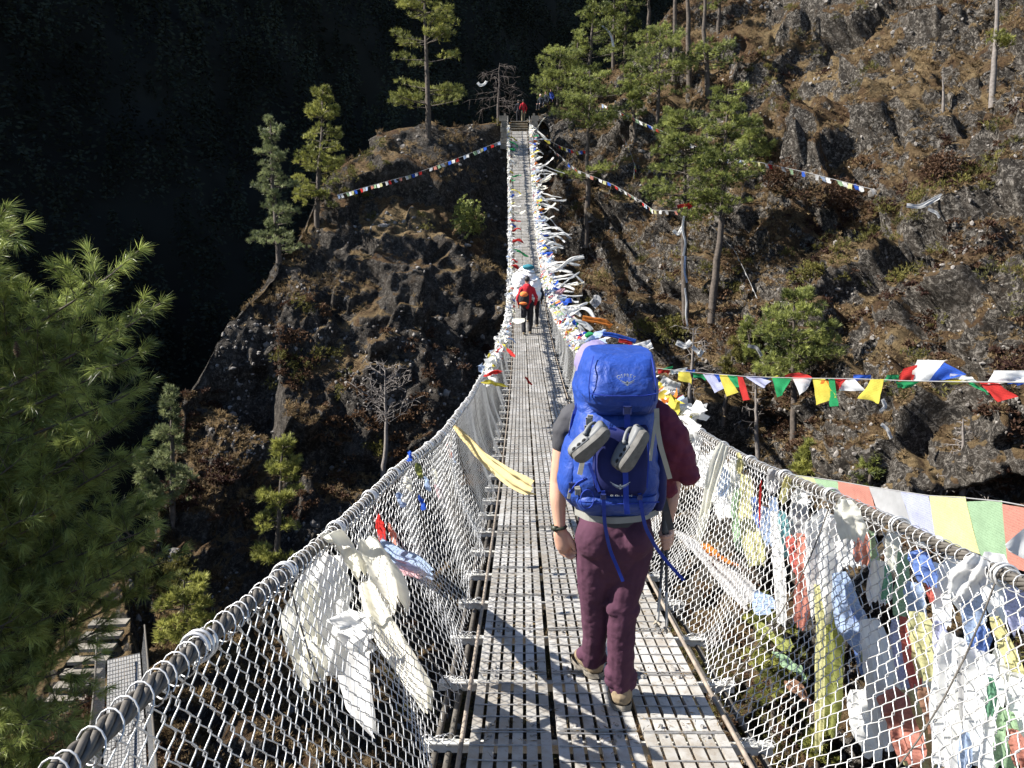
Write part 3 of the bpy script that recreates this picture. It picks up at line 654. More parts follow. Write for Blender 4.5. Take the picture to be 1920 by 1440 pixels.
# deck: three lanes of six steel slats, cross rods on top
slw, gap = .0455, .0165
def slat_x(l, k): return -DW / 2 + l * (6 * slw + 5 * gap + .0285) + k * (slw + gap) + slw / 2
rs = np.random.RandomState(3)
PL = .6
def frame_at(Y):
    e_ = .05; a = np.stack([dx(Y - e_), Y - e_, dz(Y - e_)], -1); b_ = np.stack([dx(Y + e_), Y + e_, dz(Y + e_)], -1)
    t = nrm(b_ - a); r = nrm(np.cross(t, [0, 0, 1.0])); u = np.cross(r, t); return (a + b_) / 2, r, t, u
def panel(mb, Yc, l, half):
    c, r, t, u = frame_at(np.array(Yc)); jr = rs.randn() * .0025; tl = rs.randn() * .004
    Cs = []; Ss = []
    for k in range(6):
        x = slat_x(l, k); Cs.append(c + r * x + u * (-.012 + jr + rs.randn() * .0012 + tl * (k - 2.5) * .4)); Ss.append([slw, PL - .012, .024])
    V, Q = boxes(Cs, Ss, ax=np.broadcast_to(np.stack([r, t, u]), (6, 3, 3))); mb.add(V, Q, tint=np.repeat(rs.uniform(0, 1, 6) * .4 + rs.uniform(0, .5), 8))
    x0 = slat_x(l, 0) - slw / 2 + .004; x1 = slat_x(l, 5) + slw / 2 - .004
    rp_ = []
    ys = np.linspace(-PL / 2 + .012, PL / 2 - .012, 6)
    for y in ys:
        yy = y + rs.randn() * .003; s = np.linspace(0, 1, 5)[:, None]
        rp_.append(c + t * yy + u * (.0035 + jr) + r * (x0 + (x1 - x0) * s) + t * (rs.randn() * .003 * s) + u * (.0012 * np.sin(s * 9 + rs.rand() * 6)))
    V, Q, T = tubes(np.array(rp_), .0036, 5 if half else 4); mb.add(V, Q, m=1)
    if half:
        bc = [c + r * slat_x(l, k) + t * y + u * .006 for k in (1, 4) for y in (-PL / 2 + .045, PL / 2 - .045)]
        V, Q = boxes(bc, [.014, .014, .012], ax=np.broadcast_to(np.stack([nrm(r + t), nrm(t - r), u]), (4, 3, 3))); mb.add(V, Q, m=1)
def deck_mat():
    m, t, b, out = NT('slatted_deck_steel'); a = t.nodes.new('ShaderNodeAttribute'); a.attribute_name = 'tint'
    c = ramp(t, a.outputs['Fac'], [(0, (.29, .28, .255)), (.5, (.44, .43, .405)), (1, (.58, .57, .55))])
    n = noise(t, 6, 6, .7); c = mix(t, ramp(t, n, [(.38, .7), (.58, 0)]), c, (.25, .21, .16)); n2 = noise(t, 45, 4, .7); c = mix(t, ramp(t, n2, [(.56, 0), (.72, .5)]), c, (.16, .12, .08))
    t.links.new(c, b.inputs['Base Color']); b.inputs['Roughness'].default_value = .55; b.inputs['Metallic'].default_value = .15; bump(t, b, noise(t, 90, 3), .3, .001); return m
M['deck'] = deck_mat()
np_near = 33; Yn = -0.6
for i in range(np_near):
    for l in range(3):
        mb = MB(); panel(mb, Yn + PL * (i + .5), l, i < 16); mb.build('deck_panel', [M['deck'], M['rod']], BR, False, True)
mb = MB(); Yc = Yn + PL * (np_near + .5)
while Yc < YE:
    for l in range(3): panel(mb, Yc, l, False)
    Yc += PL
o = mb.build('deck_panel', [M['deck'], M['rod']], BR, False, True); tag(o, kind='stuff')
# cross beams with pale galvanised ends
Yc = Yn + 0.0; nbm = 0; rest = MB()
while Yc < YE:
    c, r, t, u = frame_at(np.array(Yc)); mb = MB() if nbm < 90 else rest
    V, Q = boxes([c - u * .052, c - u * .075], [[DW + .42, .045, .006], [DW + .42, .006, .05]], ax=np.broadcast_to(np.stack([r, t, u]), (2, 3, 3))); mb.add(V, Q)
    if nbm < 90: mb.build('cross_beam', M['beam'], BR, False)
    nbm += 1; Yc += PL
if rest.n: tag(rest.build('cross_beam', M['beam'], BR, False), kind='stuff')
# long cables under and beside the deck
yy = np.linspace(YS, YE, 260)
for side in (-1, 1):
    c = np.stack([dx(yy) + side * (DW / 2 + .035), yy, dz(yy) - .004], -1); mb = MB(); V, Q, T = tubes(c, .011, 7); mb.add(V, Q); mb.build('edge_rail', M['rust'], BR)
    for o_ in (.1, .16):
        c = np.stack([dx(yy) + side * (DW / 2 + o_), yy, dz(yy) - .105], -1); mb = MB(); V, Q, T = tubes(c, .016, 7); mb.add(V, Q); mb.build('deck_cable', M['rope'], BR)
    # handrail cable: laid strands close by
    mb = MB(); ya = np.arange(YS, 13, .016); cc = rail(side, ya); tv = nrm(np.gradient(cc, axis=0)); A_ = nrm(np.cross(tv, [0, 0, 1.0])); B_ = np.cross(A_, tv)
    for k in range(6):
        ph = 2 * np.pi * k / 6 + ya / .17 * 2 * np.pi / 1.6
        pth = cc + .0138 * (A_ * np.cos(ph)[:, None] + B_ * np.sin(ph)[:, None]); V, Q, T = tubes(pth, .0073, 6); mb.add(V, Q)
    yb = np.arange(12.9, YE + .2, .25); V, Q, T = tubes(rail(side, yb), .022, 7); mb.add(V, Q); mb.build('handrail_cable', M['rope'], BR)
    # chain link netting
    cw = .032; rows_ = 13; rs2 = np.random.RandomState(40 + side)
    def net_pt(Yw, tt_, s):
        a = rail(side, Yw); b_ = foot(side, Yw); p = a * (1 - tt_)[..., None] + b_ * tt_[..., None]
        bulge = .07 * np.sin(np.pi * tt_) + .035 * np.sin(np.pi * tt_) * np.sin(Yw * 2.3 + 1.3 * side) + .03 * tt_ * np.sin(Yw * 5.7 + tt_ * 3) + .02 * fbm(np.stack([Yw * 1.2, tt_ * 2.5, 0 * Yw + side * 5], -1), 2, 3)
        dip = .035 * tt_ * (1 - tt_) * np.sin(Yw * 1.1 + .5)
        p[..., 0] += side * bulge; p[..., 2] += dip + .02 * np.sin(Yw * 5.2) * tt_; return p
    def wires(Ya, Yb, cw, rows_, sub, rad, sides):
        ks = np.arange(int((Yb - Ya) / cw)); n = rows_ * 2 * sub + 1; u = np.linspace(0, rows_ * 2, n)
        tri = np.abs(((u + 1) % 2) - 1)                       # 0..1 zigzag
        tri = (.5 - .5 * np.cos(np.pi * tri)) * .3 + tri * .7 if sub > 1 else tri
        flip = (ks % 2)[:, None]; zz = np.where(flip == 0, tri, 1 - tri)[:, :] - .5
        Yw = Ya + ks[:, None] * cw + zz * (cw * 1.02) + .006 * fbm(np.stack([np.repeat(ks[:, None] * .31, n, 1), np.repeat(u[None] * .4, len(ks), 0), np.full((len(ks), n), 3.0)], -1), 2, 9) * 2
        tt = np.repeat((u / u[-1])[None], len(ks), 0) * 1.0; tt = tt + .004 * rs2.randn(len(ks), 1)
        p = net_pt(Yw, tt, side); p[..., 0] += .0045 * side * np.cos(np.pi * (u[None] + flip))
        V, Q, T = tubes(p, rad, sides); return V, Q
    mb = MB(); V, Q = wires(YS + .9, 7.0, cw, rows_, 4, .00205, 5); mb.add(V, Q)
    V, Q = wires(7.0, 22.0, cw, rows_, 1, .0021, 3); mb.add(V, Q); V, Q = wires(22.0, YE, cw, rows_, 1, .0022, 3); mb.add(V, Q)
    # second, crumpled length of netting folded along the foot
    mb.build('wire_netting', M['galv'], BR, True)
    # lashing loops round the handrail
    n1 = int((13 - YS) / .052); yl = YS + .9 + np.arange(n1) * .052 + rs2.randn(n1) * .007; th = np.linspace(-.5, 2 * np.pi - .2, 15)
    cc = rail(side, yl); tv = nrm(rail(side, yl + .02) - cc); A_ = nrm(np.cross(tv, [0, 0, 1.0])); B_ = np.cross(A_, tv)
    rr = (.026 + .006 * rs2.rand(n1))[:, None]; tilt = (.018 + .02 * rs2.rand(n1))[:, None]
    pth = cc[:, None] + (rr * np.cos(th))[..., None] * A_[:, None] + (rr * np.sin(th) * 1.1 - .006)[..., None] * B_[:, None] + (tilt * np.sin(th / 2 + .4))[..., None] * tv[:, None]
    i0 = int((.75 - yl[0]) / .052)
    for i in range(i0, i0 + 50): m1 = MB(); V, Q, T = tubes(pth[i], .002, 5); m1.add(V, Q); m1.build('lashing_wire', M['galv'], BR)
    mb = MB(); V, Q, T = tubes(np.delete(pth, np.arange(i0, i0 + 50), 0), .0021, 5); mb.add(V, Q)
    # extra heavy wraps
    yl = np.arange(YS + 1.2, 13, .62); cc = rail(side, yl); tv = nrm(rail(side, yl + .02) - cc); A_ = nrm(np.cross(tv, [0, 0, 1.0])); B_ = np.cross(A_, tv); th = np.linspace(0, 4.2 * np.pi, 44)
    pth = cc[:, None] + .034 * np.cos(th)[None, :, None] * A_[:, None] + .034 * np.sin(th)[None, :, None] * B_[:, None] + (np.linspace(-.022, .022, 44))[None, :, None] * tv[:, None]; V, Q, T = tubes(pth, .0045, 5); mb.add(V, Q)
    n1 = int((YE - 13) / .11); yl = 13 + np.arange(n1) * .11; th = np.linspace(0, 2 * np.pi, 7); cc = rail(side, yl); pth = cc[:, None] + .036 * np.stack([np.cos(th), 0 * th, np.sin(th)], -1)[None]; pth[..., 1] += np.linspace(0, .05, 7); V, Q, T = tubes(pth, .0035, 3); mb.add(V, Q)
    tag(mb.build('lashing_wire', M['galv'], BR), kind='stuff')
    # hangers
    ks = np.arange(YS + 1.3, YE, .62 if False else 1.2)[:44]
    for i, y in enumerate(ks):
        a = rail(side, y); f_ = foot(side, y + .06); s = np.linspace(0, 1, 8)[:, None]; pth = a + (f_ - a) * s; pth[:, 0] += side * .075 * np.sin(np.pi * s[:, 0]); mb = MB(); V, Q, T = tubes(pth, .003, 5); mb.add(V, Q); mb.build('hanger', M['rope'], BR)
    # loose curls of tie wire where netting meets beam ends
    Yc = Yn
    while Yc < 13:
        c, r, t, u = frame_at(np.array(Yc)); mb = MB()
        for k in range(9):
            th = np.linspace(0, rs2.uniform(3, 8), 12); q = c + r * side * (DW / 2 + rs2.uniform(.06, .2)) - u * .045; rr = rs2.uniform(.012, .03)
            pth = q + r * (rr * np.cos(th))[:, None] + u * (rr * np.sin(th))[:, None] + t * ((th - 3) * rs2.uniform(-.01, .01))[:, None]; V, Q, T = tubes(pth, .0022, 4); mb.add(V, Q)
        Yc += PL; mb.build('tie_wire', M['galv'], BR)
# litter of dry needles caught in the slats
mb = MB(); n = 2600; yl = 1.0 + 12 * rs.rand(n) ** 1.4; c, r, t, u = frame_at(yl); lane = rs.randint(0, 3, n); kk = rs.randint(0, 6, n)
xx = -DW / 2 + lane * (6 * slw + 5 * gap + .0285) + kk * (slw + gap) + slw + gap / 2 + rs.randn(n) * .012; xx = np.clip(xx, -DW / 2 + .01, DW / 2 - .01)
yl = np.round(yl / PL) * PL + rs.randn(n) * .07 * (1 + 2 * (rs.rand(n) > .7)); c, r, t, u = frame_at(yl); Cn = c + r * xx[:, None] + u * (.004 + .004 * rs.rand(n, 1))
blades(Cn, nrm(rs.randn(n, 3) * np.array([1, 1, .08])), 2, .035, .003, .2, rs, mb, None, .2); o = mb.build('dry_needles', M['grass'], None, False, True); tag(o, 'dry brown needles and dirt caught between the deck slats', 'litter', kind='stuff')

# ---- far end: stone abutments, wooden steps
def blk(mb, c, s, yaw=0.0, m=0, tint=.5):
    cy_, sy_ = math.cos(yaw), math.sin(yaw); ax = np.array([[[cy_, sy_, 0], [-sy_, cy_, 0], [0, 0, 1]]]); V, Q = boxes([c], [s], ax=ax); mb.add(V, Q, m=m, tint=tint)
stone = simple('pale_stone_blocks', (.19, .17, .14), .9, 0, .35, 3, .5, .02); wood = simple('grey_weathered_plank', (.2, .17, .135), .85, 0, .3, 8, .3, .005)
ce, r, t, u = frame_at(np.array(YE)); ce = np.array([float(dx(YE)), YE, float(dz(YE))])
for side, nm, lb in ((-1, 'bridge_abutment', 'small stone and timber pier left of the far end of the bridge'), (1, 'bridge_abutment', 'small stone and timber pier right of the far end of the bridge')):
    x = ce[0] + side * (DW / 2 + .62); e = empty(nm, (x, YE + .6, ce[2] - 1)); mb = MB()
    for k in range(6): blk(mb, (x + rs.randn() * .03, YE + .6, ce[2] - 1.2 + .42 * k), (.62 + rs.randn() * .05, .9, .4), rs.randn() * .03)
    mb.build('pier', stone, e, False); mb = MB(); blk(mb, (x - side * .05, YE + .3, ce[2] + .55), (.16, .16, 1.5)); mb.build('post', wood, e, False); tag(e, lb, 'bridge pier', 'piers at the far end of the bridge')
e = empty('wooden_steps', (ce[0], YE + .5, ce[2]))
for k in range(4):
    mb = MB(); blk(mb, (ce[0], YE + .35 + .4 * k, ce[2] + .12 + .25 * k), (1.35, .4, .07)); blk(mb, (ce[0], YE + .5 + .4 * k, ce[2] + .0 + .25 * k), (1.3, .05, .2)); mb.build('tread', simple('pale_plank', (.36, .3, .22), .85, 0, .3, 8), e, False)  # treads in a paler plank colour than the pier posts
tag(e, 'four weathered wooden steps climbing from the far end of the bridge', 'steps')
landing = np.array([ce[0], YE + 2.6, ce[2] + 1.05])
mb = MB(); rs = np.random.RandomState(9)
xs, ys = np.meshgrid(np.linspace(-2.6, 3.4, 26), np.linspace(-.8, 4.5, 22), indexing='ij'); zz = landing[2] - .12 + .1 * fbm(np.stack([xs, ys, 0 * xs], -1) * 1.3, 3, 5) - np.where(np.abs(xs) > 2, (np.abs(xs) - 2) * 1.5, 0)
mb.add(np.stack([xs + landing[0], ys + landing[1], zz], -1).reshape(-1, 3), grid_q(26, 22), tint=.8); V = None
o = mb.build('landing_ground', M['ground'], None, True, True); tag(o, kind='structure')
# stone path steps climbing right of the landing
e = empty('stone_steps', landing + np.array([1.2, 1, 0]))
for k in range(7):
    mb = MB(); blk(mb, landing + np.array([.9 + .42 * k, .4 + .55 * k, .02 + .22 * k]), (1.3, .5, .22), rs.uniform(-.2, .2)); mb.build('tread', stone, e, False)
tag(e, 'rough pale stone steps rising right of the bridge landing', 'steps')

# ---- the older, lower bridge at the left
BA = P(232, 1232, 25.5); BB = P(215, 1640, 12.0)
LB = empty('lower_bridge', BA); s = np.linspace(0, 1, 60)[:, None]; cl = BA + (BB - BA) * s; cl[:, 2] -= 1.1 * (4 * s * (1 - s))[:, 0]
tv = nrm(np.gradient(cl, axis=0)); rv = nrm(np.cross(tv, [0, 0, 1.0]))
mb = MB(); hw = .5
for k in range(12):
    o_ = -hw + (k + .5) * (2 * hw / 12); a = cl + rv * o_; wv_ = rv * .033; V = np.stack([a - wv_, a + wv_, a + wv_ - [0, 0, .02], a - wv_ - [0, 0, .02]], 1).reshape(-1, 3); mb.add(V, grid_q(60, 4, True))
st_ = cl[::1]; V, Q, T = tubes(np.stack([cl[:, None] - rv[:, None] * hw, cl[:, None] + rv[:, None] * hw], 1)[:, :, 0] + [0, 0, .01], .012, 4); mb.add(V, Q)
mb.build('deck', simple('dull_grey_deck', (.24, .235, .225), .7), LB, False)
for side in (-1, 1):
    R_ = cl + rv * side * .72 * (1) + np.array([0, 0, 1.0]); F_ = cl + rv * side * .55; mb = MB(); V, Q, T = tubes(R_, .03, 6); mb.add(V, Q); mb.build('handrail_cable', M['rope'], LB)
    n = 260; u_ = np.linspace(0, 59, n); ii = lambda A_, u: np.stack([np.interp(u, np.arange(60), A_[:, k]) for k in range(3)], -1)
    ro = 13; zzg = np.linspace(0, 1, ro); Pn = []
    for k in range(n):
        du = ((np.arange(ro) % 2) - .5) * (1 if k % 2 else -1) * .23; uu = np.clip(u_[k] + du, 0, 59); Pn.append(ii(R_, uu) * (1 - zzg)[:, None] + ii(F_, uu) * zzg[:, None])
    mb = MB(); V, Q, T = tubes(np.array(Pn), .0028, 3); mb.add(V, Q); mb.build('wire_netting', M['galv'], LB)
tag(LB, 'lower narrow netted footbridge down in the gorge at the bottom left', 'suspension bridge')
e = empty('stone_steps', BA + np.array([-1, 0, 0]))
for k in range(7):
    mb = MB(); blk(mb, BA + np.array([-1.25 - .07 * k, .9 - .35 * k + .6, -.15 - .27 * k + .6]), (1.3, .42, .12), .1); mb.build('tread', stone, e, False)
tag(e, 'weathered stone steps beside the lower bridge at the bottom left', 'steps')
# ---------------------------------------------------------------- cloth: scarves, prayer flags
COLS = {'white': (.82, .82, .8), 'cream': (.8, .78, .68), 'yellow': (.72, .62, .1), 'gold': (.74, .6, .3), 'pale yellow': (.66, .64, .34), 'red': (.55, .04, .035), 'salmon': (.6, .26, .2),
        'blue': (.04, .12, .55), 'pale blue': (.4, .5, .68), 'lilac': (.5, .52, .72), 'green': (.03, .33, .12), 'pale green': (.36, .52, .32), 'orange': (.75, .25, .05), 'grey': (.45, .45, .45), 'olive': (.3, .32, .1), 'teal': (.25, .5, .52), 'brown': (.3, .17, .11), 'pink': (.7, .42, .45), 'faded red': (.6, .16, .13), 'faded blue': (.17, .27, .6), 'faded yellow': (.7, .65, .32), 'faded green': (.2, .42, .27)}
CM = {k: cloth_mat(k.replace(' ', '_') + '_cloth', v, printed=(k not in ('white', 'cream', 'gold', 'grey')), transl=.5) for k, v in COLS.items()}
def ribbon_mb(path, width, wdir, rs, m=9, fold=.012, nf=3.0, n=26, roll=0.0, mb=None, rag=.0, crk=.6):
    """cloth strip along a path; width vector turns and the cloth ripples"""
    path = np.asarray(path, float); k = len(path); s = np.linspace(0, 1, n); u0 = np.linspace(0, 1, k)
    # smooth path (catmull via repeated averaging)
    Pt = np.stack([np.interp(s, u0, path[:, j]) for j in range(3)], -1)
    for _ in range(3): Pt[1:-1] = (Pt[:-2] + 2 * Pt[1:-1] + Pt[2:]) / 4
    wd = np.interp(s, np.linspace(0, 1, len(np.atleast_1d(width))), np.atleast_1d(width)) if np.ndim(width) else np.full(n, width)
    T = nrm(np.gradient(Pt, axis=0)); Wd = nrm(np.broadcast_to(np.asarray(wdir, float), T.shape) - T * np.sum(np.asarray(wdir) * T, -1, keepdims=True)); Nn = np.cross(T, Wd)
    a = roll * s; W2 = Wd * np.cos(a)[:, None] + Nn * np.sin(a)[:, None]; N2 = np.cross(T, W2)
    v = np.linspace(-.5, .5, m); ph = rs.uniform(0, 6); sd = rs.randint(1000)
    q = np.stack([np.repeat(s[:, None] * 3.2, m, 1) + sd, np.repeat(v[None] * 2.2, n, 0), np.full((n, m), ph)], -1)
    fo = fold * (np.sin(v[None] * nf * 2 * np.pi + ph + 2.5 * s[:, None]) + 1.6 * fbm(q, 2, 3) + crk * fbm(q * 3.1, 3, 6)) * np.minimum(1, s[:, None] * 6 + .3)
    V = Pt[:, None] + W2[:, None] * (wd[:, None] * v[None] * (1 + .12 * fbm(q * 1.3, 2, 8)))[..., None] + N2[:, None] * fo[..., None] + T[:, None] * (rag * rs.randn(1, m) * s[:, None] ** 6)[..., None]
    mb = mb or MB(); mb.add(V.reshape(-1, 3), grid_q(n, m)); return mb
def scarf(path, width, wdir, col, label, seed=0, name='khata_scarf', group=None, cat=None, **kw):
    o = ribbon_mb(path, width, wdir, np.random.RandomState(seed), **kw).build(name, CM[col], None, True)
    tag(o, label, cat or ('scarf' if 'scarf' in name else 'prayer flag'), group); return o
def quadflag(c, zc, rs, n=8, rip=.012, mb=None, dz_=.0):
    """flag from four photo corners TL TR BR BL at given depths"""
    z = zc if np.ndim(zc) else [zc] * 4
    C = [P(c[k][0], c[k][1], z[k]) for k in range(4)]; u = np.linspace(0, 1, n)[None, :, None]; v = np.linspace(0, 1, n)[:, None, None]
    V = (C[0] * (1 - u) + C[1] * u) * (1 - v) + (C[3] * (1 - u) + C[2] * u) * v
    N_ = nrm(np.cross(C[1] - C[0], C[3] - C[0]) + 1e-9); ph = rs.uniform(0, 6); sd = rs.rand() * 50
    q = np.concatenate([u * 2.2 + 0 * v + sd, v * 2.2 + 0 * u, 0 * u + 0 * v + ph], -1)
    V = V + N_ * (rip * (np.sin(u * 7 + v * 2 + ph) + 2.2 * fbm(q, 2, 1)[..., None]) * (.15 + v)); mb = mb or MB(); mb.add(V.reshape(-1, 3), grid_q(n, n)); return mb

R_ = np.random.RandomState(123)
# ---- masses of scarves on the far handrails
def row_item(side, Y, ln, w_, col, label, group, name, seed, lift=0.0, rs=None, sy=0.0):
    a = rail(side, Y) + np.array([0, 0, rs.uniform(-.04, .05)]); d = np.array([1.0, sy, lift])
    pts = [a - d * .05 * side]; q = pts[0].copy(); dirv = d.copy()
    for k in range(6):
        q = q + dirv * ln / 6; dirv = nrm(dirv + np.array([0, rs.randn() * .3, rs.randn() * .34 - .06])); pts.append(q.copy())
    return scarf(pts, [w_ * .3, w_ * rs.uniform(.6, 1), w_ * rs.uniform(.5, 1), w_ * rs.uniform(.5, 1.1), w_ * rs.uniform(.2, .8)], nrm(np.array([rs.randn() * .3, 1.0, rs.randn() * .5])), col, label, seed, name, group, m=6, n=16, fold=w_ * .22, nf=1.3, roll=rs.uniform(-4, 4), rag=.02, crk=1.5)
n = 215
for i in range(n):
    Y = 8.6 + 50.5 * (i + R_.rand()) / n; ln = R_.uniform(.4, .95) + (R_.rand() < .3) * R_.uniform(.4, 1.4); ln *= np.interp(Y, [8, 12, 20, 30, 58], [.35, .45, .7, 1.0, 1.1]); R_.rand()
    row_item(1, Y, ln, R_.uniform(.08, .19) * (1 if Y > 18 else .65), 'white' if R_.rand() < .8 else 'cream', 'white khata scarf streaming outward in the dense row on the right handrail cable', 'white scarves along the right handrail cable', 'khata_scarf', i, R_.uniform(-.25, .2), R_, R_.uniform(-.3, .3))
cc = {'yellow': 'yellow', 'blue': 'blue', 'red': 'red', 'green': 'green', 'orange': 'orange', 'pale blue': 'pale blue', 'pink': 'pink'}
for i in range(150):
    Y = 8.2 + 49 * ((i + R_.rand()) / 150) ** 1.15; c = ['yellow', 'pale blue', 'red', 'green', 'blue', 'yellow', 'orange', 'pink', 'blue', 'pale blue'][R_.randint(10)]
    row_item(1, Y, R_.uniform(.3, .75) * (1 if Y > 13 else .55), R_.uniform(.1, .22) * (1 if Y > 13 else .7), c, 'small %s prayer flag tangled among white scarves on the right handrail cable' % c, 'coloured flags along the right handrail cable', 'prayer_flag', 500 + i, R_.uniform(-.1, .35), R_, R_.uniform(-.3, .3))
# white short wraps knotted over the cable
for i in range(70):
    Y = 7.5 + 50 * (i + R_.rand()) / 70; a = rail(1, Y); th = np.linspace(-.6, 4.4, 9); pth = a + .055 * np.stack([np.cos(th), .25 * (th - 2), np.sin(th)], -1)
    scarf(pth, .2, (0, 1, 0), 'white' if R_.rand() < .7 else 'cream', 'short white cloth knotted over the right handrail cable beyond the walker', 900 + i, 'cloth_knot', 'cloth knots on the right handrail cable', 'cloth knot', m=6, n=14, fold=.015)
for i in range(62):
    Y = 9.5 + 48 * (i + R_.rand()) / 62; c = ['white', 'cream', 'white', 'yellow', 'pale yellow', 'blue', 'red', 'pale blue', 'white', 'green'][R_.randint(10)]
    if Y < 20 and R_.rand() < .5: continue
    row_item(-1, Y, R_.uniform(.25, .95) * (1 if Y > 25 else .45), R_.uniform(.08, .2) * (1 if Y > 25 else .5), c, '%s scrap of cloth blown inward over the deck from the left handrail cable' % c, 'cloth scraps along the left handrail cable', 'cloth_scrap', 1200 + i, R_.uniform(-.4, .2), R_, R_.uniform(-.2, .2))
for i in range(40):
    Y = 12 + 46 * (i + R_.rand()) / 40; a = rail(-1, Y); th = np.linspace(-.6, 4.4, 9); pth = a + .05 * np.stack([np.cos(th), .25 * (th - 2), np.sin(th)], -1)
    scarf(pth, .18, (0, 1, 0), 'white', 'short white cloth knotted over the left handrail cable', 1500 + i, 'cloth_knot', 'cloth knots on the left handrail cable', 'cloth knot', m=6, n=14, fold=.015)

# the countless small rags between them
def ruffle(side, n, y0, lab, seed, colw, out=.32):
    rs = np.random.RandomState(seed); mb = MB(); Y = y0 + (59 - y0) * rs.rand(n) ** 1.1
    a = rail(side, Y) + rs.randn(n, 3) * [.03, .03, .045]; u = np.linspace(0, 1, 5); v = np.linspace(-.5, .5, 4)
    ln = rs.uniform(.08, out, n); w_ = rs.uniform(.06, .16, n); d = nrm(np.stack([np.ones(n) * (1 if side > 0 else .6), rs.randn(n) * .5, rs.randn(n) * .5], -1)); wd = nrm(np.cross(d, rs.randn(n, 3)))
    V = a[:, None, None] + d[:, None, None] * (ln[:, None] * u)[:, :, None, None] + wd[:, None, None] * (w_[:, None] * v)[:, None, :, None] + rs.randn(n, 5, 4, 3) * .022
    q = grid_q(5, 4); ci = rs.choice(len(colw), n, p=np.array([c[1] for c in colw]) / sum(c[1] for c in colw))
    for k in range(len(colw)):
        m_ = V[ci == k]; mb.add(m_.reshape(-1, 3), (np.arange(len(m_))[:, None, None] * 20 + q[None]).reshape(-1, 4), m=k)
    o = mb.build('rag_fringe', [CM[c[0]] for c in colw], None, True); tag(o, lab, 'rags', kind='stuff')
ruffle(1, 3800, 7.0, 'fringe of small crumpled rags crowding the whole right handrail cable', 3, [('white', 60), ('cream', 14), ('pale blue', 6), ('yellow', 5), ('red', 3), ('pale green', 3), ('pink', 3), ('blue', 2), ('orange', 2)])
ruffle(-1, 900, 11.0, 'thin fringe of small rags on the far left handrail cable', 4, [('white', 70), ('cream', 15), ('pale blue', 5), ('yellow', 3), ('red', 2)], .16)

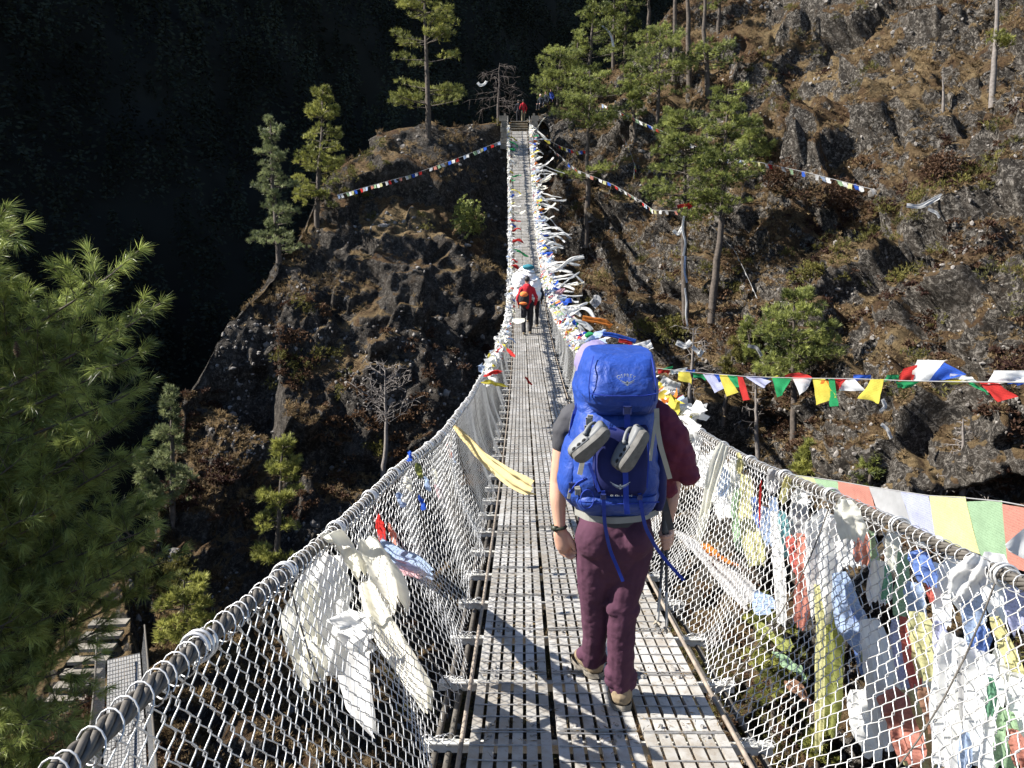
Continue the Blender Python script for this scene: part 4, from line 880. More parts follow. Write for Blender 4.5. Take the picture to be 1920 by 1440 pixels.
# ---- hand placed cloth behind / on the right netting (photo pixels in a 2.182x crop at 1200,780)
def c4(x, y): return 1200 + x / 2.182, 780 + y / 2.182
def outz(px_, X): return X * FPX / (px_ - 960.0)
RH_ = [
 ('cream', [(345,115),(325,170),(285,300),(262,420),(232,508)], 52, 1.36, 'long cream scarf hanging inside the right netting from the cable to mid height', 'khata_scarf'),
 ('white', [(215,30),(222,75),(200,100)], 75, 1.5, 'puffed white cloth on the right cable just past the walker\'s right arm', 'khata_scarf'),
 ('white', [(150,15),(190,30),(235,60)], 40, 1.5, 'thin white wrap on the right cable closest to the backpack', 'cloth_knot'),
 ('pale blue', [(352,215),(345,270),(330,335)], 42, 1.62, 'faded light blue rag behind the netting right of the long cream scarf', 'prayer_flag'),
 ('white', [(300,140),(320,240),(340,330),(360,410)], 110, 1.64, 'broad white cloth behind the netting under the first cable wraps', 'khata_scarf'),
 ('pale green', [(400,300),(385,400),(395,480),(412,545)], 52, 1.63, 'pale green flag tapering down behind the right netting', 'prayer_flag'),
 ('pale yellow', [(430,240),(435,350),(455,470),(482,605)], 72, 1.66, 'long faded yellow flag hanging behind the right netting', 'prayer_flag'),
 ('blue', [(465,330),(480,400),(500,460)], 34, 1.67, 'small blue strip between yellow flag and thin red ribbon', 'prayer_flag'),
 ('pale blue', [(510,370),(515,450),(530,530)], 48, 1.64, 'pale blue strip beside the thin red ribbon behind the netting', 'prayer_flag'),
 ('red', [(496,262),(490,330),(488,400),(490,462)], 10, 1.42, 'thin bright red ribbon hanging on the right netting', 'ribbon'),
 ('grey', [(560,225),(540,260),(525,305)], 55, 1.5, 'grey-white knotted cloth on the right cable where the pale flag string starts', 'cloth_knot'),
 ('white', [(548,390),(560,520),(572,680),(575,850)], 46, 1.6, 'very long narrow white scarf hanging beside the salmon one', 'khata_scarf'),
 ('teal', [(580,390),(588,480),(595,575)], 40, 1.63, 'light teal rag behind the netting next to the narrow white scarf', 'prayer_flag'),
 ('red', [(610,490),(632,560),(648,640)], 42, 1.66, 'dull red cloth above the salmon scarf behind the netting', 'prayer_flag'),
 ('salmon', [(655,480),(670,620),(662,740),(655,862)], 62, 1.6, 'long faded salmon scarf hanging behind the right netting', 'khata_scarf'),
 ('orange', [(262,522),(300,570),(350,590),(395,610)], 42, 1.75, 'orange-brown rag blown outward low behind the right netting near the poles', 'prayer_flag'),
 ('grey', [(150,470),(230,540),(330,620),(400,690),(460,760)], 62, 1.75, 'long grey cloth trailing diagonally down behind the netting near the poles', 'khata_scarf'),
 ('pale blue', [(462,735),(500,770),(545,790)], 68, 1.68, 'pale blue square rag low behind the netting', 'prayer_flag'),
 ('olive', [(480,845),(520,890),(580,920),(615,960)], 45, 1.7, 'thin olive yellow triangle of cloth below the pale blue rag', 'prayer_flag'),
 ('pale green', [(560,970),(610,1010),(655,1060)], 62, 1.72, 'grey-green rag low behind the netting below the olive one', 'prayer_flag'),
 ('brown', [(610,1080),(650,1130),(700,1180)], 60, 1.7, 'dull brown rag lowest behind the middle of the right netting', 'prayer_flag'),
 ('white', [(790,400),(770,500),(755,640),(750,835)], 140, 1.62, 'broad white scarf narrowing to a point, middle of the right netting', 'khata_scarf'),
 ('white', [(700,430),(720,520),(735,600),(745,700)], 80, 1.66, 'crumpled white cloth left of the broad pointed scarf', 'khata_scarf'),
 ('cream', [(838,340),(850,400),(862,450),(868,510)], 88, 1.36, 'cream flag folded over the right cable in front of the netting', 'prayer_flag'),
 ('salmon', [(900,440),(910,520),(905,605)], 52, 1.62, 'small salmon flag behind the folded cream flag', 'prayer_flag'),
 ('pale blue', [(810,640),(840,760),(860,840),(930,960)], 95, 1.62, 'pale blue streaked scarf blown diagonally behind the netting', 'khata_scarf'),
 ('blue', [(850,700),(880,800),(895,920),(925,1060)], 42, 1.66, 'deep blue strip along the edge of the pale blue scarf', 'prayer_flag'),
 ('pale yellow', [(725,690),(740,850),(738,1100),(730,1380)], 40, 1.6, 'very long yellow scarf reaching the bottom of the right netting', 'khata_scarf'),
 ('olive', [(790,800),(785,950),(780,1100),(770,1300)], 85, 1.7, 'long shaded olive cloth beside the very long yellow scarf', 'khata_scarf'),
 ('green', [(1010,610),(1012,680),(1000,760)], 30, 1.62, 'small green strip beside white cloth under the cable', 'prayer_flag'),
 ('white', [(975,590),(985,680),(975,770)], 70, 1.64, 'white flag with a small green strip at its right', 'prayer_flag'),
 ('white', [(930,830),(965,960),(985,1120),(1020,1360)], 105, 1.6, 'long white scarf blown to the right between blue strip and red flag', 'khata_scarf'),
 ('red', [(1075,820),(1090,900),(1110,1000),(1130,1105)], 48, 1.56, 'bright red flag low between lilac and yellow cloth', 'prayer_flag'),
 ('lilac', [(1045,830),(1055,930),(1080,1020),(1095,1110)], 52, 1.6, 'lilac strip touching the bright red flag', 'prayer_flag'),
 ('pale yellow', [(1130,800),(1150,880),(1175,980),(1180,1090)], 95, 1.58, 'crumpled yellow flag right of the bright red flag', 'prayer_flag'),
 ('pale green', [(1075,560),(1070,660),(1065,760),(1060,830)], 55, 1.62, 'narrow pale green flag above the bright red flag', 'prayer_flag'),
 ('blue', [(1125,550),(1150,600),(1170,690)], 85, 1.55, 'saturated blue flag bunched just under the right cable', 'prayer_flag'),
 ('pale blue', [(1120,680),(1135,760),(1150,850)], 80, 1.62, 'pale blue flag under the saturated blue one', 'prayer_flag'),
 ('red', [(1180,690),(1190,760)], 30, 1.6, 'tiny dark red patch right of the saturated blue flag', 'prayer_flag'),
 ('lilac', [(1225,840),(1235,920),(1245,1020)], 60, 1.6, 'lilac flag right of the crumpled yellow one', 'prayer_flag'),
 ('white', [(1215,600),(1225,720),(1240,860)], 75, 1.62, 'white strip behind the netting between blue and knotted cloth', 'khata_scarf'),
 ('white', [(1400,580),(1370,640),(1320,680),(1280,740)], 95, 1.48, 'white scarf knotted over the right cable with frayed ends', 'khata_scarf'),
 ('pale blue', [(1350,690),(1370,780),(1360,880),(1385,970)], 90, 1.56, 'light blue and white cloth wrapped below the frayed knot', 'khata_scarf'),
 ('salmon', [(1000,1130),(1050,1210),(1080,1320),(1090,1410)], 130, 1.56, 'large faded salmon cloth near the bottom right', 'prayer_flag'),
 ('pale yellow', [(1080,1120),(1110,1220),(1150,1330),(1140,1440)], 110, 1.62, 'pale yellow cloth at the bottom beside the large salmon one', 'prayer_flag'),
 ('brown', [(1160,1110),(1190,1200),(1195,1300)], 65, 1.6, 'brown shaded rag near the bottom right netting', 'prayer_flag'),
 ('white', [(1290,900),(1270,1080),(1250,1260),(1230,1450)], 135, 1.56, 'wide white scarf hanging to the bottom edge, left of the grey strip', 'khata_scarf'),
 ('grey', [(1320,980),(1335,1140),(1345,1320)], 50, 1.54, 'narrow grey strip between two wide white scarves', 'khata_scarf'),
 ('white', [(1400,960),(1410,1120),(1405,1280),(1395,1450)], 140, 1.54, 'wide white scarf hanging to the bottom edge, right of the grey strip', 'khata_scarf'),
 ('blue', [(1410,860),(1395,930),(1375,990)], 55, 1.52, 'mid blue rag lying across the wide white scarf', 'prayer_flag'),
 ('green', [(1435,1070),(1440,1150),(1425,1225)], 30, 1.5, 'small dark green strip at the lower right', 'prayer_flag'),
 ('yellow', [(1450,820),(1490,920),(1540,1030),(1560,1080)], 55, 1.56, 'yellow strip slanting to the right edge of the picture', 'prayer_flag'),
 ('pale green', [(1500,1200),(1510,1320),(1490,1450)], 75, 1.54, 'pale green flag at the bottom right corner', 'prayer_flag'),
 ('white', [(1530,1050),(1560,1180),(1570,1350)], 90, 1.56, 'white cloth at the right edge above the corner', 'khata_scarf'),
 ('salmon', [(1520,1280),(1550,1360),(1560,1440)], 55, 1.52, 'salmon scrap in the bottom right corner', 'prayer_flag'),
 ('pale blue', [(1335,1290),(1330,1380),(1320,1450)], 45, 1.52, 'pale blue strip reaching the bottom edge at the right', 'prayer_flag'),
 ('white', [(640,300),(650,330),(700,340)], 50, 1.56, 'small white cloth tied on the cable under the start of the pale flag string', 'cloth_knot'),
 ('yellow', [(400,150),(410,185),(405,230)], 26, 1.46, 'yellow cloth twist on the right cable', 'cloth_knot'),
 ('yellow', [(610,250),(590,300),(575,350)], 34, 1.5, 'yellow ribbon bunch where the pale flag string meets the cable', 'ribbon'),
 ('white', [(235,120),(240,200),(250,290)], 60, 1.66, 'pale cloth behind the netting left of the long cream scarf', 'khata_scarf'),
 ('cream', [(380,170),(378,260),(385,340)], 45, 1.68, 'cream cloth behind the netting right of the broad white one', 'khata_scarf'),
 ('pale blue', [(545,330),(552,400),(548,480)], 55, 1.68, 'pale blue cloth directly under the pale flag string knot', 'prayer_flag'),
 ('grey', [(640,330),(650,420),(660,500)], 70, 1.7, 'light grey cloth above the salmon scarf', 'khata_scarf'),
 ('white', [(830,430),(850,520),(870,620)], 95, 1.68, 'white cloth hanging behind the folded cream flag', 'khata_scarf'),
 ('pale green', [(945,470),(950,560),(960,640)], 55, 1.68, 'faint green flag under the cable right of the small salmon one', 'prayer_flag'),
 ('cream', [(1040,470),(1035,560),(1030,640)], 60, 1.7, 'cream flag high behind the netting left of the saturated blue one', 'prayer_flag'),
 ('pale yellow', [(900,860),(930,980),(950,1100)], 80, 1.7, 'pale yellow cloth left of the long white scarf', 'prayer_flag'),
 ('white', [(1000,950),(1030,1080),(1060,1200)], 90, 1.68, 'white cloth behind the lilac strip', 'khata_scarf'),
 ('cream', [(1160,1000),(1170,1120),(1180,1240)], 90, 1.7, 'cream cloth below the crumpled yellow flag', 'khata_scarf'),
 ('white', [(1300,560),(1300,680),(1310,800)], 100, 1.66, 'white cloth filling the netting left of the frayed knot', 'khata_scarf'),
 ('pale blue', [(1200,1180),(1210,1300),(1200,1430)], 70, 1.68, 'pale blue cloth at the bottom left of the wide white scarf', 'prayer_flag'),
 ('white', [(1450,560),(1470,700),(1480,850)], 110, 1.64, 'white cloth right of the frayed knot under the cable', 'khata_scarf'),
 ('pale yellow', [(1350,1080),(1370,1220),(1380,1380)], 80, 1.64, 'pale yellow cloth between the two wide white scarves', 'prayer_flag'),
 ('cream', [(1490,960),(1500,1080),(1510,1200)], 90, 1.66, 'cream cloth low at the right under the slanting yellow strip', 'khata_scarf'),
 ('lilac', [(1530,640),(1545,760),(1555,880)], 80, 1.62, 'pale lilac cloth at the right edge under the cable', 'prayer_flag'),
 ('white', [(900,1120),(930,1260),(950,1400)], 110, 1.74, 'white cloth at the bottom left of the large salmon one', 'khata_scarf'),
 ('white', [(1240,510),(1190,510),(1140,515)], 34, 1.52, 'white wrap lying along the top of the right cable', 'cloth_knot'),
]
for i, (c, pts, wpx, X, lb, nm) in enumerate(RH_):
    pp = []
    for k, (x, y) in enumerate(pts):
        a, b_ = c4(x, y); pp.append(P(a, b_, outz(a, X * (1 + .01 * k))))
    c = {'red': 'faded red', 'blue': 'faded blue', 'yellow': 'faded yellow', 'green': 'faded green'}.get(c, c) if lb != 'thin bright red ribbon hanging on the right netting' else c
    w_ = 1.3 * wpx / 2.182 / FPX * proj(pp[0])[2]; o = scarf(pp, [w_ * .55, w_ * .95, w_, w_ * 1.05, w_ * .7], (-.5, .87, .0) if pts[-1][1] - pts[0][1] > 60 else (0, .3, 1), c, lb, 2000 + i, nm, 'cloths tied along the right netting', {'khata_scarf': 'scarf', 'cloth_knot': 'cloth knot', 'ribbon': 'ribbon'}.get(nm), m=13, n=40, fold=.1 * w_, nf=2.2, roll=R_.uniform(-.7, .7), rag=.01)
# ---- left netting cloths
def LS(pts, w_, wdir, col, lb, nm='khata_scarf', **kw):
    pp = [P(*p) for p in pts]; return scarf(pp, w_, wdir, col, lb, hash(lb) % 1 + len(lb), nm, 'cloths tied along the left netting', {'khata_scarf': 'scarf', 'cloth_knot': 'cloth knot'}.get(nm), **kw)
def xz(px_, X): return X * FPX / (px_ - 960.0)
def LX_(pts, X, *a, **k): return LS([(p[0], p[1], xz(p[0], X + k.get('dx', 0) * 0)) for p in pts], *a, **{q: v for q, v in k.items() if q != 'dx'})
LX_([(850,795),(880,822),(915,862),(950,893),(998,916)], 0, [.03, .09, .17, .2, .15], (0, .3, 1), 'gold', 'long yellow silk scarf streaming from the left cable over the deck') if False else LS([(848,796,7.0),(880,826,6.6),(912,862,6.2),(948,890,5.9),(978,908,5.7),(998,917,5.6)], [.03, .12, .17, .19, .17, .12], (-.3, .2, 1), 'gold', 'long golden yellow scarf streaming from the left cable over the deck', m=15, n=40, fold=.018, nf=2)
WK = 'big white scarf'
LX_([(608,1003),(640,1018),(668,1050),(678,1080)], -.62, [.05, .09, .08, .05], (.8, .5, -.3), 'cream', 'twisted cream scarf coming over the left cable into its big knot', m=15, n=34, fold=.02, nf=1.5)
LX_([(684,1010),(700,1030),(722,1070),(738,1110),(748,1138)], -.56, [.05, .12, .15, .14, .1], (.8, .5, -.2), 'cream', 'cream bow of cloth puffed out beside the big knot on the left netting', m=15, n=34, fold=.022, nf=1.4)
LX_([(684,1090),(700,1140),(730,1200),(765,1250),(795,1300),(803,1336)], -.56, [.06, .09, .12, .14, .14, .05], (.8, .5, .2), 'cream', 'long cream tail hanging inside the left netting below the knot', m=15, n=44, fold=.016, nf=1.5)
LX_([(625,1040),(610,1110),(605,1180),(600,1270)], -.78, [.14, .26, .26, .2], (.6, .8, 0), 'white', 'wide sunlit white cloth hanging outside the left netting', m=21, n=36, fold=.022, nf=1.6)
LX_([(655,1180),(665,1240),(675,1310),(700,1378)], -.8, [.16, .2, .17, .03], (.6, .8, 0), 'white', 'pointed white lower end of cloth outside the left netting', m=17, n=34, fold=.018, nf=1.3)
LX_([(575,1090),(572,1180),(590,1270)], -.8, [.1, .18, .14], (.6, .8, 0), 'cream', 'shaded cream edge of cloth outside the left netting', m=13, n=30, fold=.025, nf=2)
LX_([(632,1180),(655,1175),(680,1195),(702,1212)], -.6, [.03, .13, .16, .08], (0, .3, 1), 'white', 'rounded white puff of cloth poking in through the left netting', m=15, n=30, fold=.03, nf=1.5)
LX_([(712,1022),(745,1045),(780,1055),(808,1075)], -.55, [.06, .09, .11, .09], (0, .2, 1), 'pale blue', 'frayed pale blue and pink flag beside the big cream knot', 'prayer_flag', m=11, n=26, fold=.015)
LX_([(735,1050),(760,1066),(790,1078)], -.57, [.04, .08, .06], (0, .2, 1), 'pink', 'pink rag under the frayed pale blue flag', 'prayer_flag', m=9, n=20, fold=.012)
LX_([(708,970),(714,990),(722,1018)], -.66, [.04, .08, .05], (0, 1, 0), 'red', 'bright red rag in the left netting above the pale blue flag', 'prayer_flag', m=9, n=20)
LX_([(728,985),(738,1005),(745,1025)], -.64, [.03, .05, .04], (0, 1, 0), 'salmon', 'small salmon rag right of the bright red one', 'prayer_flag', m=9, n=16)
LX_([(768,848),(772,856),(766,862)], -.62, [.03, .05, .03], (0, .5, 1), 'blue', 'small blue loop of cloth on top of the left cable', 'prayer_flag', m=7, n=12)
for (x, y, c, lb) in [(842,842,'salmon','tiny salmon scrap high in the left netting near the yellow scarf'),(848,852,'pale blue','tiny pale blue scrap under the tiny salmon one'),(800,905,'pale blue','faded blue scrap in the middle of the left netting'),(785,880,'olive','olive tangle of cloth just below the left cable'),(815,890,'cream','cream tangle of threads in the left netting'),(820,920,'pink','pink shred in the left netting'),(790,940,'blue','small blue shred low in the left netting'),(765,905,'cream','cream shred tucked under the left cable'),(750,935,'pale blue','pale shred close above the bright red rag')]:
    zz = xz(x, -.56); LS([(x - 4, y - 12, zz), (x, y, zz), (x + 5, y + 16, zz)], [.03, .06, .04], (0, 1, .2), c, lb, 'cloth_scrap', m=7, n=16, fold=.012)
LS([(950,655,15),(958,662,14.8),(966,668,14.6)], [.05, .1, .05], (0, .3, 1), 'red', 'red rag on the left netting beside the deck, nearer than the porters', 'prayer_flag', m=7, n=12)
LS([(985,707,14.5),(990,714,14.3),(997,722,14.1)], [.03, .07, .02], (0, .3, 1), 'red', 'small red rag dangling on a thread over the middle of the deck', 'prayer_flag', m=7, n=12)
LS([(951,600,21),(956,605,20.8),(960,610,20.6)], [.05, .1, .05], (0, .3, 1), 'red', 'dark red rag on the left cable just before the porters', 'prayer_flag', m=7, n=12)
LS([(958,600,20.5),(970,602,20),(984,600,19.7)], [.04, .16, .1], (0, .3, 1), 'cream', 'cream feathery cloth blowing across the deck behind the porters', 'cloth_scrap', m=7, n=14)

# ---- flag strings
def cord(name_parent, pts, r=.004):
    mb = MB(); V, Q, T = tubes(np.array(pts), r, 4); mb.add(V, Q); return mb.build('cord', CM['grey'], name_parent)
def c5(x, y): return 1220 + x / 2.743, 640 + y / 2.743
S1 = [('red',[(33,140),(100,150),(90,170),(40,160)]),('green',[(60,140),(115,127),(112,138),(70,150)]),('white',[(100,150),(190,133),(180,160),(110,172)]),('yellow',[(142,156),(200,160),(213,222),(137,198)]),('blue',[(180,148),(228,145),(225,165),(185,158)]),
 ('green',[(208,162),(285,170),(288,200),(225,185)]),('red',[(232,160),(300,166),(298,176),(235,170)]),('lilac',[(268,166),(322,168),(382,240),(330,265)]),('blue',[(322,168),(362,172),(378,215),(350,212)]),('yellow',[(352,172),(392,172),(450,262),(388,285)]),('green',[(392,173),(445,176),(472,240),(440,235)]),('red',[(440,176),(472,178),(514,300),(480,304)]),
 ('lilac',[(482,178),(560,182),(620,205),(578,242)]),('blue',[(515,178),(620,185),(618,198),(540,196)]),('yellow',[(585,182),(655,178),(652,188),(590,192)]),('green',[(622,188),(722,192),(690,265),(655,287)]),('red',[(690,172),(760,160),(830,190),(700,190)]),('white',[(730,192),(828,192),(800,240),(765,282)]),
 ('yellow',[(832,192),(895,190),(960,285),(855,328)]),('orange',[(880,200),(945,200),(945,262),(862,265)]),('green',[(912,195),(948,195),(965,335),(918,335)]),('red',[(946,192),(1012,192),(1010,215),(950,258)]),('white',[(1005,198),(1050,195),(1098,255),(955,258)]),('blue',[(1042,172),(1130,172),(1130,198),(1040,195)]),
 ('yellow',[(1130,195),(1200,195),(1180,320),(1080,290)]),('green',[(1215,172),(1278,172),(1275,200),(1202,202)]),('red',[(1300,140),(1372,120),(1345,206),(1268,206)]),('white',[(1372,95),(1515,98),(1430,206),(1335,206)]),('blue',[(1512,108),(1625,170),(1540,196),(1428,206)]),('green',[(1262,206),(1385,206),(1340,235),(1270,244)]),
 ('yellow',[(1482,200),(1600,198),(1680,222),(1540,220)]),('white',[(1540,165),(1620,175),(1680,205),(1540,198)]),('green',[(1625,205),(1660,210),(1745,278),(1700,262)]),('red',[(1685,205),(1790,215),(1862,290),(1790,312)]),('white',[(1762,150),(1935,150),(1935,216),(1735,214)]),('blue',[(1835,215),(1935,205),(1935,226),(1860,226)])]
def z1(px_): return np.interp(px_, [1228, 1450, 1650, 1920], [11.5, 8.5, 6.2, 4.2])
cp = [(1150,676),(1228,690),(1300,698),(1400,706),(1500,709),(1600,710),(1700,714),(1800,716),(1920,717),(2010,712)]
e = empty('prayer_flag_string', P(1228, 690, 11.5)); cord(e, [P(a, b_, float(np.interp(a, [1150, 1228, 1450, 1650, 1920, 2010], [13, 11.5, 8.5, 6.2, 4.2, 3.6]))) for a, b_ in cp])
for i, (c, q) in enumerate(S1):
    q = [c5(*p) for p in q]; zm = [z1(p[0]) * (1 + .012 * (k > 1)) for k, p in enumerate(q)]; quadflag(q, zm, R_, 9, .012).build('flag', CM[c], e, True)
tag(e, 'string of bright small prayer flags fluttering level to the right of the backpack', 'flag string')
S2 = [('pale yellow',[(600,238),(712,252),(742,305),(640,285)]),('pale green',[(710,255),(808,268),(830,362),(740,302)]),('salmon',[(808,265),(935,287),(978,410),(820,352)]),('grey',[(932,290),(1066,308),(1118,465),(978,410)]),('lilac',[(1066,308),(1180,328),(1218,500),(1118,462)]),
 ('pale yellow',[(1182,325),(1332,330),(1388,566),(1216,500)]),('pale green',[(1335,350),(1480,345),(1508,640),(1386,565)]),('salmon',[(1482,360),(1600,380),(1600,640),(1508,620)]),('white',[(1492,525),(1600,435),(1600,600),(1500,548)])]
def z2(px_): return np.interp(px_, [1450, 1650, 1920], [7.6, 5.6, 4.2])
e = empty('prayer_flag_string', P(1475, 890, 7.4)); cord(e, [P(a, b_, float(z2(a))) for a, b_ in [c4(*p) for p in [(600,238),(712,252),(808,266),(932,288),(1066,308),(1182,326),(1332,335),(1480,350),(1600,372)]]])
for i, (c, q) in enumerate(S2):
    q = [c4(*p) for p in q]; quadflag(q, [z2(p[0]) for p in q] if c != 'white' else 3.2, R_, 12, .006).build('flag', CM[c], e, True)
tag(e, 'string of larger washed-out prayer flags hanging just behind the right cable', 'flag string')
def farstring(pts, z, nfl, lb, fs=.28, seed=0, cols=('pale blue', 'white', 'salmon', 'pale green', 'white', 'pale yellow', 'blue', 'white', 'red', 'grey'), hang=.8, dens=.72):
    pts = np.array(pts, float); k = len(pts); s = np.linspace(0, 1, 30); u0 = np.linspace(0, 1, k); zz = np.interp(s, [0, 1], z); cpts = P(np.interp(s, u0, pts[:, 0]), np.interp(s, u0, pts[:, 1]), zz)
    e = empty('prayer_flag_string', cpts[0]); cord(e, cpts, .012); rs = np.random.RandomState(seed)
    for i in range(nfl):
        if rs.rand() > dens: continue
        f = (i + .1) / nfl; f2 = (i + .9) / nfl; a = np.array([np.interp(f, s, cpts[:, j]) for j in range(3)]); b_ = np.array([np.interp(f2, s, cpts[:, j]) for j in range(3)])
        d = np.array([rs.uniform(0, .5), rs.uniform(-.3, .3), -hang]) * fs; u = np.linspace(0, 1, 4)[None, :, None]; v = np.linspace(0, 1, 4)[:, None, None]
        V = a + (b_ - a) * u + d * v + rs.randn(4, 4, 3) * .025 * fs * 2; mb = MB(); mb.add(V.reshape(-1, 3), grid_q(4, 4)); mb.build('flag', CM[cols[i % len(cols)]], e, True)
    tag(e, lb, 'flag string'); return e
farstring([(632,366),(700,347),(770,328),(860,296),(945,262)], (42, 54), 52, 'long string of tiny prayer flags crossing the left rock to the bridge end', .26, 1)
farstring([(1128,195),(1180,218),(1268,258),(1350,296),(1430,305),(1520,325),(1640,356)], (57, 33), 70, 'long string of tiny prayer flags crossing the right slope behind the tall pines', .3, 2)
farstring([(1003,250),(1050,274),(1080,284),(1110,280)], (56, 53), 20, 'short string of red and yellow flags from the right cable to the thin-trunked pine', .3, 3, ('blue', 'red', 'yellow', 'yellow', 'white'))
farstring([(1030,275),(1080,318),(1150,346),(1200,376),(1225,394),(1275,396)], (55, 44), 44, 'string of tiny flags sagging from the right cable to the scarf-wrapped pine', .28, 4)
farstring([(1166,252),(1182,285),(1190,310),(1188,335)], (54, 52), 18, 'string of flags hanging almost straight down beside the thin-trunked pine', .3, 5, ('yellow', 'red', 'white', 'green'))
farstring([(1330,420),(1378,470),(1402,520),(1420,560)], (43, 38), 22, 'sparse pale string running down right of the tall twin pines', .15, 6, ('white', 'grey'), .8, .45)
# single far scarves caught on trees and slope
for (pts, z, w_, lb, c) in [
 ([(895,155),(900,160),(908,159),(912,152)], 57, .22, 'small white crescent of cloth caught on the dark dead conifer', 'white'),
 ([(1128,48),(1142,58),(1148,72),(1150,88)], 62, .2, 'white scarf hanging in the tall layered pine on the ridge', 'white'),
 ([(1700,385),(1725,388),(1745,378),(1768,365)], 34, .2, 'white forked cloth caught on the right slope at the end of the long flag string', 'white'),
 ([(1740,392),(1755,398),(1762,408)], 34, .15, 'small white cloth end under the forked one on the right slope', 'white'),
 ([(1225,455),(1229,470),(1232,485)], 50, .12, 'pale strip on the dark rock right of the scarf rows, upper one', 'grey'),
 ([(1216,502),(1222,518),(1229,533)], 50, .12, 'pale strip on the dark rock right of the scarf rows, lower one', 'white'),
 ([(1283,405),(1279,430),(1286,455),(1281,480)], 40.5, .13, 'white scarf wound round the upper trunk of the scarf-wrapped pine', 'white'),
 ([(1285,480),(1283,510),(1288,530)], 40, .12, 'blue and white cloth wound round the middle of the wrapped trunk', 'pale blue'),
 ([(1284,540),(1288,565),(1286,590),(1289,612)], 40, .1, 'white scarf trailing down the foot of the wrapped trunk', 'white'),
 ([(1262,432),(1272,440),(1280,425)], 41, .2, 'white rag on a low dead branch left of the wrapped trunk', 'white'),
 ([(1290,390),(1302,380),(1270,388)], 41, .2, 'red rag high on the wrapped trunk', 'red'),
 ([(1268,642),(1285,650),(1296,640)], 34, .25, 'white scarf on the left twigs of the small bare tree', 'white'),
 ([(1298,650),(1312,662),(1318,655),(1310,668)], 34, .22, 'white scarf fluttering at the right of the small bare tree', 'white'),
 ([(1402,648),(1420,652),(1428,668)], 33, .16, 'thin grey rag on the scrubby tree left of the broad pine', 'grey'),
 ([(1652,795),(1664,805),(1672,822)], 27, .14, 'white strip on the shaded slope above the pale flags', 'white'),
 ([(1655,748),(1662,762),(1650,772)], 27, .16, 'small white rag under the bright flag string at the right', 'white'),
 ([(1240,712),(1256,722),(1275,728)], 11, .16, 'white cloth streaming from the flag string beside the backpack', 'white'),
 ([(1186,655),(1205,650),(1222,645)], 12.5, .16, 'white wisp of cloth above the top of the backpack', 'white'),
 ([(1092,596),(1112,600),(1135,603),(1146,612)], 15.0, .12, 'orange cloth tangle blowing from the mass of scarves beyond the backpack', 'orange'),
 ([(1130,626),(1150,628),(1170,634),(1192,640)], 13.5, .09, 'dark blue cloth blowing out near the backpack end of the mass of scarves', 'blue'),
 ([(1160,638),(1172,640),(1185,645)], 13.0, .07, 'red cloth end blowing out beside the dark blue one', 'red'),
 ([(1112,560),(1120,562),(1110,572)], 16, .2, 'grey looped cloth sticking up from the mass of scarves', 'grey'),
]:
    scarf([P(a, b_, z) for a, b_ in pts], w_, (.2, .3, 1) if abs(pts[-1][0] - pts[0][0]) > abs(pts[-1][1] - pts[0][1]) else (1, .2, .1), c, lb, len(lb), 'khata_scarf' if c in ('white', 'cream') else 'cloth_rag', 'loose cloths caught around the gorge', 'scarf' if c in ('white', 'cream') else 'rag', m=6, n=16, fold=w_ * .15)
# ---------------------------------------------------------------- people
def taper(mb, pts, rads, sides=14, flat=1.0, fdir=None):
    """closed tapering tube with round ends; flat scales along fdir"""
    pts = np.array(pts, float); rads = np.array(rads, float); k = len(pts); u = np.linspace(0, 1, k); n = max(10, 5 * k); s = np.linspace(0, 1, n)
    c = np.stack([np.interp(s, u, pts[:, j]) for j in range(3)], -1); r = np.interp(s, u, rads)
    for _ in range(2): c[1:-1] = (c[:-2] + 2 * c[1:-1] + c[2:]) / 4; r[1:-1] = (r[:-2] + 2 * r[1:-1] + r[2:]) / 4
    d0 = nrm(c[0] - c[1]); d1 = nrm(c[-1] - c[-2]); th = np.array([.99, .8, .5, .0])
    hd = [(c[0] + d0 * r[0] * a, r[0] * math.sqrt(max(0, 1 - a * a)) + 1e-4) for a in th[:3]]; tl = [(c[-1] + d1 * r[-1] * a, r[-1] * math.sqrt(max(0, 1 - a * a)) + 1e-4) for a in th[:3][::-1]]
    C = np.array([h[0] for h in hd] + list(c) + [t[0] for t in tl]); Rr = np.array([h[1] for h in hd] + list(r) + [t[1] for t in tl])
    V, Q, T = tubes(C, Rr, sides, cap=True)
    if fdir is not None:
        fd = nrm(np.array(fdir, float)); ax = np.repeat(C, sides, 0); off = V - ax; pr = off @ fd; V = ax + off + np.outer(pr * (flat - 1), fd)
    mb.add(V, Q, T)
def melt(mb, name, mat, parent, voxel=.008, it=4, wr=0.0, wsc=.06, smooth=True):
    o = mb.build(name, mat, parent, True); r = o.modifiers.new('remesh', 'REMESH'); r.mode = 'VOXEL'; r.voxel_size = voxel; r.use_smooth_shade = True
    s = o.modifiers.new('smooth', 'SMOOTH'); s.iterations = it; s.factor = .5
    if wr:
        tx = bpy.data.textures.new(name + '_folds', 'CLOUDS'); tx.noise_scale = wsc; tx.noise_depth = 2; d = o.modifiers.new('folds', 'DISPLACE'); d.texture = tx; d.strength = wr; d.mid_level = .5; d.texture_coords = 'LOCAL'
    return o
skin = simple('skin', (.52, .29, .2), .5, 0, .08, 18, .12, .001, .4); 
def skinm(n, c): return simple(n, c, .5, 0, .08, 18, .12, .001, .4)
def cloth2(name, col, var=.12, rough=.85, b=.4): return simple(name, col, rough, 0, var, 9, b, .004, .25)
